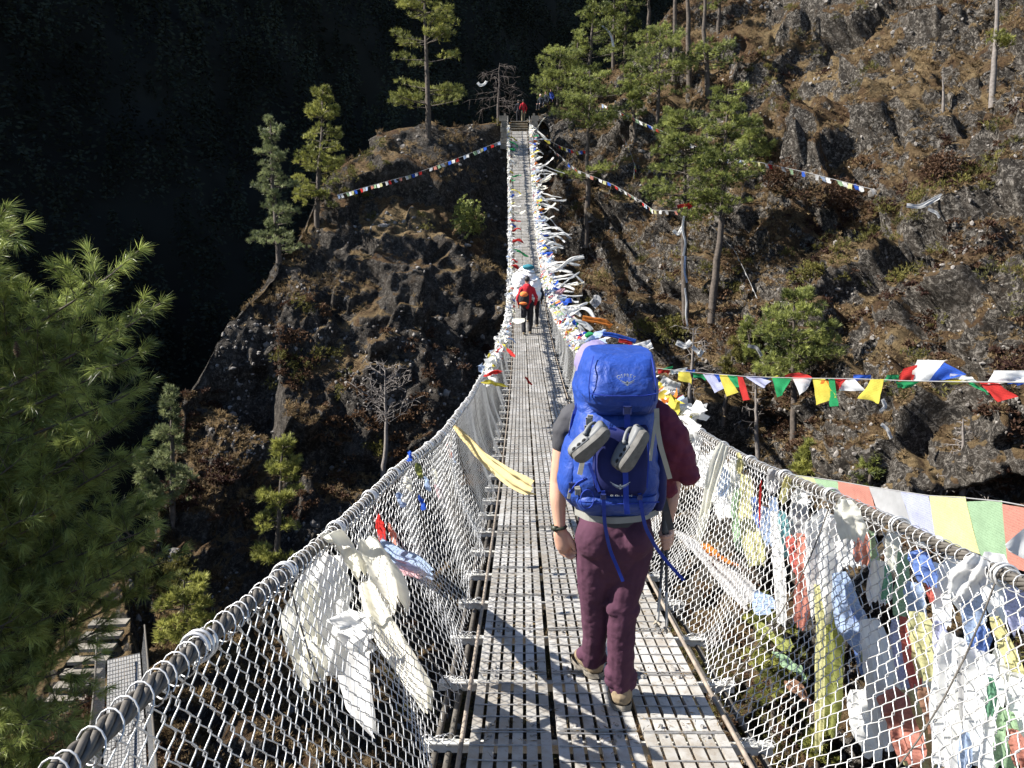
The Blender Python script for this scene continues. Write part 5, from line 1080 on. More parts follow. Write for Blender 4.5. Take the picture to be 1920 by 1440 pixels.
def ellip(mb, c, r, n=14, ax=None):
    th = np.linspace(.001, np.pi - .001, n); ph = np.arange(n * 2) * np.pi / n; o = np.stack([np.outer(np.sin(th), np.cos(ph)) * r[0], np.outer(np.sin(th), np.sin(ph)) * r[1], np.outer(np.cos(th), np.ones(n * 2)) * r[2]], -1)
    if ax is not None: o = o @ np.array(ax)
    mb.add((np.array(c) + o).reshape(-1, 3), grid_q(n, n * 2, True)[:, ::-1])

# ================= the walker in front
FY = float(np.roots([1])[0]) if False else None
yy_ = np.linspace(2.5, 4.2, 800); pp_ = PY(1165, 1334, yy_); FY = float(yy_[np.argmin(np.abs(pp_[:, 2] - dz(yy_)))]); pp_ = PY(1122, 1274, yy_); FY2 = float(yy_[np.argmin(np.abs(pp_[:, 2] - dz(yy_)))])
K = FY / 3.2
def W(px_, py_, Y): return PY(px_, py_, Y * K)
person = empty('person', (W(1140, 1320, 3.25)[0], FY + .1, float(dz(FY + .1)))); B = person
bd = MB()
# head, neck, torso, arms
hc = W(1118, 696, 3.28); ellip(bd, hc, (.075, .098, .118)); ellip(bd, hc + np.array([0, .03, -.05]), (.058, .07, .075))
taper(bd, [hc + np.array([0, .105, -.03]), hc + np.array([0, .085, .0])], [.012, .01])   # nose
for s_ in (-1, 1): ellip(bd, hc + np.array([s_ * .076, .0, -.015]), (.012, .018, .032))
ellip(bd, hc + np.array([0, .09, -.062]), (.026, .014, .009))                                 # lips
taper(bd, [hc + np.array([0, -.01, -.06]), W(1150, 775, 3.24)], [.055, .065])
taper(bd, [W(1150, 790, 3.2), W(1150, 860, 3.2), W(1152, 960, 3.2), W(1152, 1010, 3.2)], [.12, .14, .135, .14], 20, .72, (0, 1, 0))
taper(bd, [W(1085, 790, 3.22), W(1215, 790, 3.22)], [.06, .06])
LE = W(1046, 902, 3.24); LW = W(1050, 988, 3.2)
taper(bd, [W(1072, 786, 3.22), W(1056, 840, 3.24), LE], [.058, .047, .037]); taper(bd, [LE, W(1046, 935, 3.22), LW], [.037, .038, .025])
RE = W(1262, 905, 3.25); RW = W(1252, 978, 3.22)
taper(bd, [W(1228, 786, 3.22), W(1250, 840, 3.24), RE], [.056, .045, .037]); taper(bd, [RE, W(1258, 940, 3.22), RW], [.036, .034, .025])
for q_ in ([(1117, 1015, 3.2), (1114, 1130, 3.24), (1111, 1240, 3.34)], [(1188, 1015, 3.2), (1168, 1130, 3.19), (1164, 1300, 3.25)]): taper(bd, [W(*v) for v in q_], [.07, .044, .034])
# left hand: relaxed, palm back, fingers curled down and inwards
pm = lambda x, y, dy=0.0: W(x, y, 3.2 + dy)
taper(bd, [LW, pm(1052, 1002), pm(1056, 1022)], [.025, .036, .036], 14, .55, (0, 1, 0))
for (x0, y0, x1, y1, x2, y2, r) in [(1046,1022,1052,1038,1063,1043,.0085),(1052,1025,1060,1042,1071,1047,.009),(1058,1025,1067,1040,1077,1044,.009),(1064,1022,1073,1034,1081,1036,.0085)]:
    taper(bd, [pm(x0, y0), pm(x1, y1, .02), pm(x2, y2, .0)], [r * 1.1, r, r * .85], 8)
taper(bd, [pm(1064, 1002), pm(1074, 1016, -.01), pm(1077, 1030, -.01)], [.014, .0105, .0085], 8)
# right hand: closed round the pole shafts
taper(bd, [RW, pm(1250, 992), pm(1251, 1012)], [.025, .034, .032], 14, .62, (0, 1, 0))
for k, (y0, r) in enumerate([(1001,.009),(1009,.0095),(1017,.009),(1024,.0085)]):
    taper(bd, [pm(1258 - k, y0, -.005), pm(1256 - k, y0 + 3, -.045), pm(1246, y0 + 5, -.055), pm(1239 + k, y0 + 5, -.035)], [r * 1.1, r, r, r * .85], 8)
taper(bd, [pm(1243, 992, -.01), pm(1238, 1002, -.03), pm(1242, 1012, -.045)], [.014, .011, .0085], 8)
body = melt(bd, 'body', skin, B, .0052, 3)
# trousers
tr = MB()
taper(tr, [W(1152, 962, 3.2), W(1152, 985, 3.2), W(1151, 1018, 3.19), W(1151, 1042, 3.2)], [.155, .168, .178, .158], 22, .66, (0, 1, 0))
for c_ in ((1115, 1008), (1188, 1008)): ellip(tr, W(c_[0], c_[1], 3.155), (.088, .095, .1))
taper(tr, [W(1116, 1010, 3.2), W(1116, 1050, 3.2), W(1114, 1095, 3.22), W(1114, 1130, 3.24), W(1115, 1160, 3.26), W(1115, 1200, 3.3), W(1110, 1234, 3.34)], [.09, .088, .078, .066, .062, .057, .054])
taper(tr, [W(1190, 1010, 3.2), W(1184, 1050, 3.19), W(1174, 1095, 3.18), W(1168, 1130, 3.18), W(1165, 1165, 3.19), W(1164, 1210, 3.21), W(1164, 1250, 3.23), W(1164, 1288, 3.25)], [.092, .088, .078, .067, .065, .065, .063, .058])
for (x, y, Y, r) in [(1164,1262,3.235,.062),(1164,1276,3.24,.06),(1110,1228,3.34,.057),(1168,1140,3.165,.066)]:
    a_ = W(x - 14, y - 2, Y); b_ = W(x + 14, y + 3, Y); taper(tr, [a_, b_], [r * .72, r * .7], 12)
M['trouser'] = cloth2('plum_trousers', (.07, .027, .047), .15, .9, .7)
melt(tr, 'trousers', M['trouser'], B, .006, 4, .01, .045)
# shirt
sh = MB(); taper(sh, [W(1150, 785, 3.2), W(1150, 860, 3.2), W(1152, 965, 3.2)], [.135, .15, .15], 20, .74, (0, 1, 0)); taper(sh, [W(1085, 788, 3.22), W(1215, 788, 3.22)], [.065, .065]); taper(sh, [W(1076, 784, 3.22), W(1062, 806, 3.23), W(1056, 832, 3.235)], [.066, .064, .052])
melt(sh, 't_shirt', cloth2('charcoal_shirt', (.055, .055, .06)), B, .0075, 2, .012, .05)
# maroon jacket hanging off the right shoulder
jk = MB(); taper(jk, [W(1226, 772, 3.2), W(1246, 790, 3.15), W(1262, 830, 3.14), W(1276, 868, 3.14), W(1290, 892, 3.13)], [.06, .07, .075, .072, .05], 16, .62, (0, 1, 0)); taper(jk, [W(1235, 790, 3.2), W(1240, 860, 3.2), W(1252, 915, 3.2)], [.07, .06, .04]); taper(jk, [W(1250, 885, 3.16), W(1300, 893, 3.12)], [.035, .028], 12)
melt(jk, 'jacket', cloth2('maroon_jacket', (.13, .022, .042), .15, .75), B, .0075, 2, .03, .06)
# cap and hair
hm = MB(); ellip(hm, hc + np.array([-.002, -.006, .012]), (.083, .106, .118)); melt(hm, 'hair', simple('sandy_hair', (.35, .2, .1), .7, 0, .35, 60, .5, .003), B, .006, 2, .01, .02)
cpm = MB(); ellip(cpm, hc + np.array([-.004, -.004, .036]), (.093, .115, .103)); ellip(cpm, hc + np.array([-.01, -.05, .0]), (.083, .062, .075)); melt(cpm, 'cap', cloth2('lavender_cap', (.2, .17, .3)), B, .006, 2, .012, .03)
# watch
mb = MB(); th = np.linspace(0, 2 * np.pi, 25); wc = W(1048, 988, 3.2); V, Q, T = tubes(wc + np.stack([.029 * np.cos(th), .024 * np.sin(th), .002 * np.cos(th)], -1), .0085, 6); mb.add(V, Q); V, Q = boxes([wc + np.array([-.018, -.022, 0])], [.022, .012, .024]); mb.add(V, Q); mb.build('wristwatch', simple('black_green_strap', (.02, .024, .012), .5), B)
# boots
bootm = simple('tan_suede_boot', (.22, .165, .1), .85, 0, .2, 14, .4, .003); solem = simple('dusty_sole', (.17, .15, .12), .9, 0, .25, 20, .4, .002)
def boot(heel, toe, lean=0):
    d = nrm(toe - heel); lat = nrm(np.cross(d, [0, 0, 1.0])); up = np.cross(lat, d); Lg = .27; b = MB(); e_ = lambda a, h, s=0: heel + d * a + up * h + lat * s
    taper(b, [e_(.045, .05), e_(.12, .052), e_(.19, .046), e_(.235, .036)], [.043, .045, .045, .03], 16); taper(b, [e_(.045, .06), e_(.05, .15)], [.05, .05], 16)
    for s_ in (0, .012): taper(b, [e_(.035, .135 + s_), e_(.075, .135 + s_)], [.04, .04], 12)
    o = melt(b, 'boot', bootm, B, .005, 3, .006, .02); sl = MB(); n = 20; u = np.linspace(0, 1, n); wd = .041 + .009 * np.sin(u * 3.0 + .2) + .006 * (u > .5); wd = wd * np.sqrt(np.clip(1 - (2 * u - 1) ** 8, 0, 1)); ring = []
    for h in (0.0, .012, .026): ring.append(np.stack([e_(a * Lg, h + .02 * max(0, a - .8) * 2, s * w_ * (1.06 if h == .012 else 1)) for s in (1,) for a, w_ in zip(u, wd)] + [e_(a * Lg, h + .02 * max(0, a - .8) * 2, -w_ * (1.06 if h == .012 else 1)) for a, w_ in zip(u[::-1], wd[::-1])]))
    V = np.concatenate(ring); sl.add(V, grid_q(3, 2 * n, True)); sl.add(ring[0], np.array([[i, i + 1, 2 * n - 2 - i, 2 * n - 1 - i] for i in range(n - 1)])); s2 = sl.build('sole', solem, o, True); return o
h1 = np.array([W(1165, 1334, 3.2)[0], FY - .02, 0]); h1[2] = float(dz(h1[1])) + .008; t1 = h1 + np.array([.02, .27, 0]); t1[2] = float(dz(t1[1])) + .008; boot(h1, t1)
h2 = np.array([W(1122, 1274, FY2 / K)[0], FY2 - .02, 0]); h2[2] = float(dz(h2[1])) + .012; t2 = h2 + np.array([-.09, .25, 0]); t2[2] = float(dz(t2[1])) + .015; boot(h2, t2)
tag(person, 'hiker seen from behind in plum trousers and charcoal shirt walking on the deck', 'person')

# ================= backpack
PK = empty('backpack', W(1165, 970, 2.95))
def packm(name, col):
    m, t, b, out = NT(name); n = noise(t, 5, 5, .6)
    c = ramp(t, n, [(.3, tuple(x * .82 for x in col)), (.7, tuple(x * 1.15 for x in col))]); c = mix(t, ramp(t, noise(t, 24, 5, .7), [(.55, 0), (.8, .22)]), c, (.2, .2, .22)); t.links.new(c, b.inputs['Base Color']); b.inputs['Roughness'].default_value = .55; b.inputs['Specular IOR Level'].default_value = .35
    h = math_(t, 'ADD', math_(t, 'MULTIPLY', noise(t, 7, 3, .5, dist=1.6), 2.2), math_(t, 'MULTIPLY', noise(t, 22, 4, .6, dist=1.0), .6)); bump(t, b, h, .8, .009); return m
blue = packm('royal_blue_pack_cloth', (.014, .048, .25)); navy = cloth2('dark_blue_stretch_pocket', (.012, .016, .085), .15, .8, .4); sp = simple
def loft(secs, n=40, ex=3.2, dense=60, noise_=.006, sd=0):
    """sections (py, px_left, px_right, Yrear, Yfront) -> closed lofted bag"""
    S = np.array(secs, float); u = np.linspace(0, 1, len(S)); s = np.linspace(0, 1, dense); I = np.stack([np.interp(s, u, S[:, j]) for j in range(5)], -1)
    for _ in range(2): I[1:-1] = (I[:-2] + 2 * I[1:-1] + I[2:]) / 4
    th = np.arange(n) * 2 * np.pi / n; cs = np.sign(np.cos(th)) * np.abs(np.cos(th)) ** (2 / ex); sn = np.sign(np.sin(th)) * np.abs(np.sin(th)) ** (2 / ex)
    V = []
    for r_ in I:
        Yc = (r_[3] + r_[4]) / 2; a = W(r_[1], r_[0], r_[3]); b_ = W(r_[2], r_[0], r_[3]); c = (a + b_) / 2; hw = (b_[0] - a[0]) / 2; hd = (r_[4] - r_[3]) / 2 * K; c[1] += hd
        V.append(np.stack([c[0] + hw * cs, c[1] + hd * sn, np.full(n, c[2])], -1))
    V = np.array(V); N_ = nrm(V - V.mean(1, keepdims=True)); f = fbm(V * 14 + sd, 3, sd) + .8 * ridged(V * np.array([9, 9, 16]) + sd, 2, sd + 3) * .5; V = V + N_ * (noise_ * f)[..., None]
    mb = MB(); mb.add(V.reshape(-1, 3), grid_q(dense, n, True)); top = V[0].mean(0); bot = V[-1].mean(0); k = n * dense
    mb.add(np.concatenate([[top], V[0]]), None, [[0, 1 + (i + 1) % n, 1 + i] for i in range(n)]); mb.add(np.concatenate([[bot], V[-1]]), None, [[0, 1 + i, 1 + (i + 1) % n] for i in range(n)]); return mb
loft([(765,1100,1228,2.86,3.1),(780,1086,1238,2.8,3.12),(820,1080,1240,2.77,3.12),(870,1074,1243,2.75,3.12),(915,1068,1247,2.745,3.12),(945,1066,1248,2.76,3.12),(962,1080,1236,2.8,3.12),(974,1100,1216,2.88,3.1)], sd=1, noise_=.013).build('main_compartment', blue, PK)
loft([(661,1126,1216,2.90,3.12),(663,1115,1226,2.86,3.16),(674,1112,1233,2.79,3.18),(690,1106,1237,2.745,3.18),(715,1100,1243,2.72,3.18),(745,1094,1246,2.71,3.17),(760,1100,1243,2.72,3.16),(772,1108,1236,2.75,3.14),(779,1120,1226,2.8,3.1)], ex=4.2, sd=2, noise_=.017).build('lid', blue, PK)
loft([(712,1086,1150,2.86,3.14),(735,1080,1150,2.84,3.14),(760,1082,1150,2.84,3.14),(785,1086,1150,2.83,3.13)], ex=2.4, sd=3, noise_=.01, dense=30).build('collar', blue, PK)
loft([(826,1070,1092,2.86,3.02),(840,1062,1096,2.83,3.05),(880,1054,1096,2.81,3.06),(915,1049,1094,2.81,3.06),(932,1051,1092,2.83,3.05),(950,1068,1095,2.87,3.03)], ex=2.3, sd=4, noise_=.006, dense=40).build('side_pocket', blue, PK)
loft([(835,1230,1246,2.86,3.02),(860,1226,1252,2.83,3.05),(900,1222,1257,2.81,3.06),(940,1222,1256,2.83,3.05),(958,1226,1246,2.87,3.03)], ex=2.3, sd=5, noise_=.006, dense=40).build('side_pocket', navy, PK)
loft([(796,1126,1212,2.80,2.86),(810,1116,1220,2.742,2.86),(860,1112,1220,2.722,2.86),(905,1112,1218,2.715,2.86),(922,1114,1216,2.72,2.86),(930,1120,1210,2.75,2.86)], ex=4, sd=6, noise_=.004, dense=40).build('front_pocket', navy, PK)
loft([(934,1084,1240,2.745,2.95),(948,1082,1240,2.735,2.95),(962,1088,1232,2.76,2.95),(970,1100,1220,2.8,2.95)], ex=3.5, sd=7, noise_=.006, dense=24).build('bottom_compartment', blue, PK)
beige = cloth2('beige_webbing', (.36, .34, .28), .1); bl2 = cloth2('blue_webbing', (.018, .04, .27), .1); gry = cloth2('grey_padding', (.24, .235, .21), .1)
def strap(pts, wpx, mat, name='strap', wd=(1, 0, 0), th=.0025, par=None):
    pp = np.array([W(*p) for p in pts]); mb = MB(); wm = wpx / 430.0; n = 24; s = np.linspace(0, 1, n); u = np.linspace(0, 1, len(pp)); C_ = np.stack([np.interp(s, u, pp[:, j]) for j in range(3)], -1)
    for _ in range(2): C_[1:-1] = (C_[:-2] + 2 * C_[1:-1] + C_[2:]) / 4
    T = nrm(np.gradient(C_, axis=0)); Wv = nrm(np.array(wd, float) - T * (T @ np.array(wd, float))[:, None]); Nn = np.cross(T, Wv)
    V = np.stack([C_ + Wv * wm / 2 + Nn * th, C_ - Wv * wm / 2 + Nn * th, C_ - Wv * wm / 2 - Nn * th, C_ + Wv * wm / 2 - Nn * th], 1).reshape(-1, 3); mb.add(V, grid_q(n, 4, True)); mb.add(V[:4], [[0, 1, 2, 3]]); mb.add(V[-4:], [[3, 2, 1, 0]]); return mb.build(name, mat, par or PK, False)
for pts, w_, m_ in [([(1107,778,2.715),(1104,800,2.73),(1098,830,2.745),(1093,850,2.75)], 9, beige), ([(1092,866,2.74),(1087,890,2.735)], 8, beige), ([(1231,766,2.74),(1232,800,2.75),(1238,835,2.75),(1247,865,2.76),(1256,897,2.79)], 8, beige), ([(1230,785,2.73),(1224,825,2.73),(1219,864,2.72)], 5, beige), ([(1082,912,2.74),(1085,926,2.735)], 9, beige),
    ([(1172,874,2.70),(1173,900,2.705),(1174,935,2.71),(1176,964,2.71)], 9, bl2), ([(1131,920,2.71),(1132,950,2.715),(1134,985,2.78),(1143,1030,2.98),(1158,1065,3.0),(1168,1090,3.0)], 6, bl2), ([(1199,925,2.71),(1203,955,2.72),(1210,990,2.8),(1232,1030,2.95),(1258,1062,2.98),(1282,1088,3.0)], 6, bl2),
    ([(1104,868,2.735),(1112,890,2.73),(1124,922,2.72)], 5, bl2), ([(1176,768,2.70),(1176,785,2.73),(1176,802,2.735)], 9, bl2), ([(1085,758,2.93),(1078,778,2.92),(1070,818,2.95)], 9, bl2), ([(1069,924,2.78),(1085,905,2.75),(1100,897,2.735)], 6, bl2), ([(1142,802,2.73),(1156,806,2.73)], 4, bl2),
    ([(1074,905,2.78),(1070,915,2.78),(1066,935,2.78)], 5, beige), ([(1080,770,2.97),(1073,800,2.97),(1076,828,2.95)], 12, gry)]:
    strap(pts, w_, m_)
strap([(1082,958,2.9),(1104,970,2.82),(1150,975,2.79),(1200,971,2.8),(1230,958,2.9)], 11, gry, 'hip_belt', (0, 0, 1), .012)
th = np.linspace(0, 2 * np.pi, 20); mb = MB(); V, Q, T = tubes(W(1101, 936, 2.72) + np.stack([.026 * np.cos(th), .004 * np.cos(th), .037 * np.sin(th)], -1), .0022, 6); mb.add(V, Q); mb.build('loop', bl2, PK)
bk = simple('dull_grey_buckle', (.22, .22, .21), .5); bkb = simple('dark_blue_buckle', (.02, .03, .12), .4)
for (x, y, Y, w_, h_, m_) in [(1104,789,2.72,.022,.026,bk),(1102,801,2.728,.024,.014,bk),(1131,931,2.703,.02,.02,bkb),(1199,932,2.703,.02,.02,bkb),(1176,769,2.692,.03,.03,bkb),(1083,922,2.73,.02,.024,bk),(1073,910,2.775,.026,.022,bkb)]:
    mb = MB(); c = W(x, y, Y); V, Q = boxes([c, c + np.array([w_ * .42, -.004, 0]), c - np.array([w_ * .42, .004, 0]), c + np.array([0, -.004, h_ * .42])], [[w_, .008, h_], [w_ * .16, .01, h_], [w_ * .16, .01, h_], [w_, .01, h_ * .2]]); mb.add(V, Q); mb.build('buckle', m_, PK, False)
# lettering and winged emblem on lid and pocket
ink = simple('pale_grey_print', (.55, .57, .55), .7)
depg = None
def letter(ch, c, size, ang, tilt):
    cu = bpy.data.curves.new('letter', 'FONT'); cu.body = ch; cu.size = size; cu.align_x = 'CENTER'; cu.extrude = .0008; o = bpy.data.objects.new('lettering', cu); COL.objects.link(o); cu.materials.append(ink)
    bpy.context.view_layer.update(); me = bpy.data.meshes.new_from_object(o.evaluated_get(bpy.context.evaluated_depsgraph_get())); bpy.data.objects.remove(o); o = bpy.data.objects.new('lettering', me); COL.objects.link(o)
    if not me.materials: me.materials.append(ink)
    o.matrix_world = Matrix.Translation(Vector(c)) @ Matrix.Rotation(tilt, 4, 'X') @ Matrix.Rotation(math.pi / 2, 4, 'X') @ Matrix.Rotation(ang, 4, 'Z'); o.parent = PK; o.matrix_parent_inverse = PK.matrix_world.inverted(); return o
def emblem(cx_, cy_, Y, half, par):
    def E(x, y, dy=0): return W(cx_ + x, cy_ + y, Y + dy)
    mb = MB(); u = np.linspace(-1, 1, 25); up = -half * .42 * np.abs(u) ** 1.5; a = np.array([E(half * t, q) for t, q in zip(u, up)]); b_ = np.array([E(half * t, q + 2.4 * (1 - abs(t)) + .7) for t, q in zip(u, up)])
    mb.add(np.stack([a, b_], 1).reshape(-1, 3), grid_q(25, 2))
    for s_ in (-1, 1):
        for k in range(8):
            t = s_ * (.14 + .09 * k); q = -half * .42 * abs(t) ** 1.5 + 2; x = half * t; l_ = 3.4 - .28 * k; mb.add([E(x, q), E(x + .7, q), E(x + .5 + s_ * 1.1, q + l_), E(x + s_ * 1.1, q + l_)], [[0, 1, 2, 3]])
    mb.add([E(-1.6, 2), E(-1.2, -2.2), E(.4, -3.2), E(1.8, -2), E(1.6, 2)], [[0, 1, 2, 3]], [[0, 3, 4]]); mb.add([E(-2.2, 4), E(-1.2, 3), E(0, 5.6), E(-.9, 6.6)], [[0, 1, 2, 3]]); mb.add([E(2.6, 4.4), E(1.6, 3), E(0, 5.2), E(1.4, 6.8)], [[0, 1, 2, 3]]); mb.add([E(-.9, 2), E(.9, 2), E(.5, 6.8), E(-.5, 6.8)], [[0, 1, 2, 3]])
    o = mb.build('emblem', ink, par, False); return o
for k, ch in enumerate('OSPREY'):
    t = (k - 2.5) / 2.5; x = 1174.5 + 13.2 * t; y = 706.5 + 3.4 * t * t; letter(ch, W(x, y, 2.69), .0165 if k else .019, -t * .32, 0)
emblem(1176, 717, 2.693, 15.5, PK)
emblem(1163, 911, 2.703, 19, PK)
for k, ch in enumerate('CR KEA S'): letter(ch, W(1146 + 2.9 * k, 931, 2.708), .0085, 0, 0)
for k, ch in enumerate('AG'): letter(ch, W(1179.5 + 4.2 * k, 931, 2.708), .0095, 0, 0)
for pts, w_ in [([(1113,668,2.80),(1107,695,2.74),(1104,725,2.722),(1106,752,2.725)], 1.6), ([(1222,672,2.80),(1226,695,2.745),(1230,725,2.725),(1228,752,2.73)], 1.6), ([(1106,738,2.715),(1140,742,2.694),(1175,743,2.692),(1210,742,2.697),(1232,738,2.715)], 1.6), ([(1118,812,2.735),(1116,860,2.712),(1118,915,2.71)], 2), ([(1214,812,2.735),(1216,860,2.712),(1213,915,2.71)], 2), ([(1086,941,2.74),(1130,944,2.725),(1175,945,2.722),(1236,941,2.735)], 1.6)]:
    strap(pts, w_, bl2, 'seam', (0, 0, 1) if abs(pts[0][1] - pts[-1][1]) < 10 else (1, 0, 0), .002)
tag(PK, 'large royal blue trekking backpack with clogs strapped on, worn by the hiker', 'backpack')

# clogs
clg = simple('grey_foam_clog', (.15, .155, .155), .6, 0, .1, 20, .2, .001); cls = simple('dirty_grey_clog_sole', (.12, .115, .105), .9, 0, .3, 40, .5, .002); hole = simple('black_vent_hole', (.01, .01, .01), .9)
def clog(toe, heel, upv, lb):
    d = toe - heel; Lg = np.linalg.norm(d); d = d / Lg; up = nrm(np.array(upv) - d * np.dot(upv, d)); lat = np.cross(d, up); e = empty('clog', (toe + heel) / 2); E = lambda a, h, s: heel + d * a * Lg + up * h + lat * s
    u = np.linspace(.0, 1, 26); hw = (.026 + .010 * np.clip((u - .3) * 1.6, 0, 1)) * np.sqrt(np.clip(1 - (2 * u - 1) ** 6, 0, 1)) + .001; bot = .012 * (2 * u - 1) ** 4
    def ring(h, k): return np.concatenate([np.stack([E(a, h + b_, w_ * k) for a, w_, b_ in zip(u, hw, bot)]), np.stack([E(a, h + b_, -w_ * k) for a, w_, b_ in zip(u[::-1], hw[::-1], bot[::-1])])])
    mb = MB(); R3 = [ring(0, .96), ring(.008, 1.05), ring(.022, 1.04)]; mb.add(np.concatenate(R3), grid_q(3, 52, True)); mb.add(R3[0], [[i, i + 1, 50 - i, 51 - i] for i in range(25)]); mb.add(R3[2], [[51 - i, 50 - i, i + 1, i] for i in range(25)]); mb.build('sole', cls, e)
    mb = MB(); m = 14; V = []                         # closed toe upper
    hts = np.where(u > .42, .03 + .034 * np.sin(np.clip((1 - u) / .58, 0, 1) ** .7 * np.pi * .62), .03 + .016 * np.clip(1 - u / .42, 0, 1))
    for a, w_, h_, b_ in zip(u, hw, hts, bot):
        an = np.linspace(0, np.pi, m)
        if a > .42: V.append([E(a, .02 + b_ + (h_) * math.sin(q) ** .8, w_ * 1.03 * math.cos(q)) for q in an])
    V = np.array(V); mb.add(V.reshape(-1, 3), grid_q(len(V), m)); 
    for s_ in (-1, 1):                                # low side rim and heel cup
        p0 = np.array([[E(a, .02 + b_, s_ * w_ * 1.03), E(a, .02 + b_ + .026 + .012 * (1 - a / .5), s_ * w_ * 1.0), E(a, .02 + b_ + .024 + .012 * (1 - a / .5), s_ * w_ * .88), E(a, .02 + b_, s_ * w_ * .86)] for a, w_, b_ in zip(u, hw, bot) if a < .5]); mb.add(p0.reshape(-1, 3), grid_q(len(p0), 4))
    o = mb.build('upper', clg, e); sm = o.modifiers.new('thick', 'SOLIDIFY'); sm.thickness = .003
    mb = MB(); th = np.linspace(0, np.pi, 16); pth = np.array([E(.42 - .52 * math.sin(q) * .55, .05 + .028 * math.sin(q), .038 * math.cos(q)) for q in th]); V, Q, T = tubes(pth, .0065, 7); mb.add(V, Q); mb.build('heel_strap', clg, e)
    for s_ in (-1, 1): 
        mb = MB(); c = E(.43, .048, s_ * .038); ellip(mb, c, (.009, .009, .009), 8); mb.build('rivet', clg, e)
    for s_ in (-1, 1):
        for a in (.55, .69, .83):
            w_ = np.interp(a, u, hw); mb = MB(); ellip(mb, E(a, .031, s_ * w_ * 1.06), (.0095, .006, .0065), 7, [d, lat, up]); mb.build('vent_hole', hole, e)
    tag(e, lb, 'clog', 'pair of grey clogs strapped on the backpack'); return e
clog(W(1082, 869, 2.655), W(1146, 810, 2.66), (-.42, .8, .42), 'grey foam clog on the left of the backpack, sole turned to the lower right')
clog(W(1170, 889, 2.655), W(1218, 812, 2.66), (-.62, .75, .2), 'grey foam clog on the right of the backpack, toe pointing down')

# trekking poles
for i, (x0, x1, y1, lb) in enumerate([(1246, 1233, 1166, 'dark trekking pole held in the right hand, tip further left'), (1249, 1250, 1178, 'dark trekking pole held in the right hand, tip further right')]):
    a = W(x0 + .5, 950, 3.19 + .012 * i); c = W(x0, 1000, 3.165 + .012 * i); b_ = W(x1, y1, 3.1); e = empty('trekking_pole', c); mb = MB(); s = np.linspace(0, 1, 10)[:, None]; V, Q, T = tubes(c + (b_ - c) * s, np.linspace(.008, .0055, 10), 8, True); mb.add(V, Q, T); mb.build('shaft', simple('dark_pole_shaft', (.04, .045, .055), .35, .3), e)
    mb = MB(); V, Q, T = tubes(a + (c - a) * s, .0125, 8, True); mb.add(V, Q, T); mb.build('grip', simple('grey_foam_grip', (.09, .09, .09), .8), e)
    lo = c + (b_ - c) * .62; mb = MB(); V, Q, T = tubes(lo + (b_ - lo) * s, .0068, 8, True); mb.add(V, Q, T); mb.build('lower_shaft', simple('pale_worn_shaft', (.35, .34, .32), .5, .3), e)
    mb = MB(); d = nrm(b_ - c)
    for k in range(4):
        an = k * np.pi / 2 + .4; dr = np.array([math.cos(an), math.sin(an), -.3]); taper(mb, [b_, b_ + dr * .018], [.006, .005], 6)
    taper(mb, [b_, b_ + d * .02], [.007, .005], 6); mb.build('basket', simple('dusty_basket', (.3, .26, .2), .8), e)
    if i == 0: strap([(1244,935,3.12),(1250,960,3.1),(1259,993,3.12)], 12, cloth2('grey_wrist_loop', (.06, .06, .06)), 'wrist_strap', par=e)
    tag(e, lb, 'trekking pole', 'pair of trekking poles')

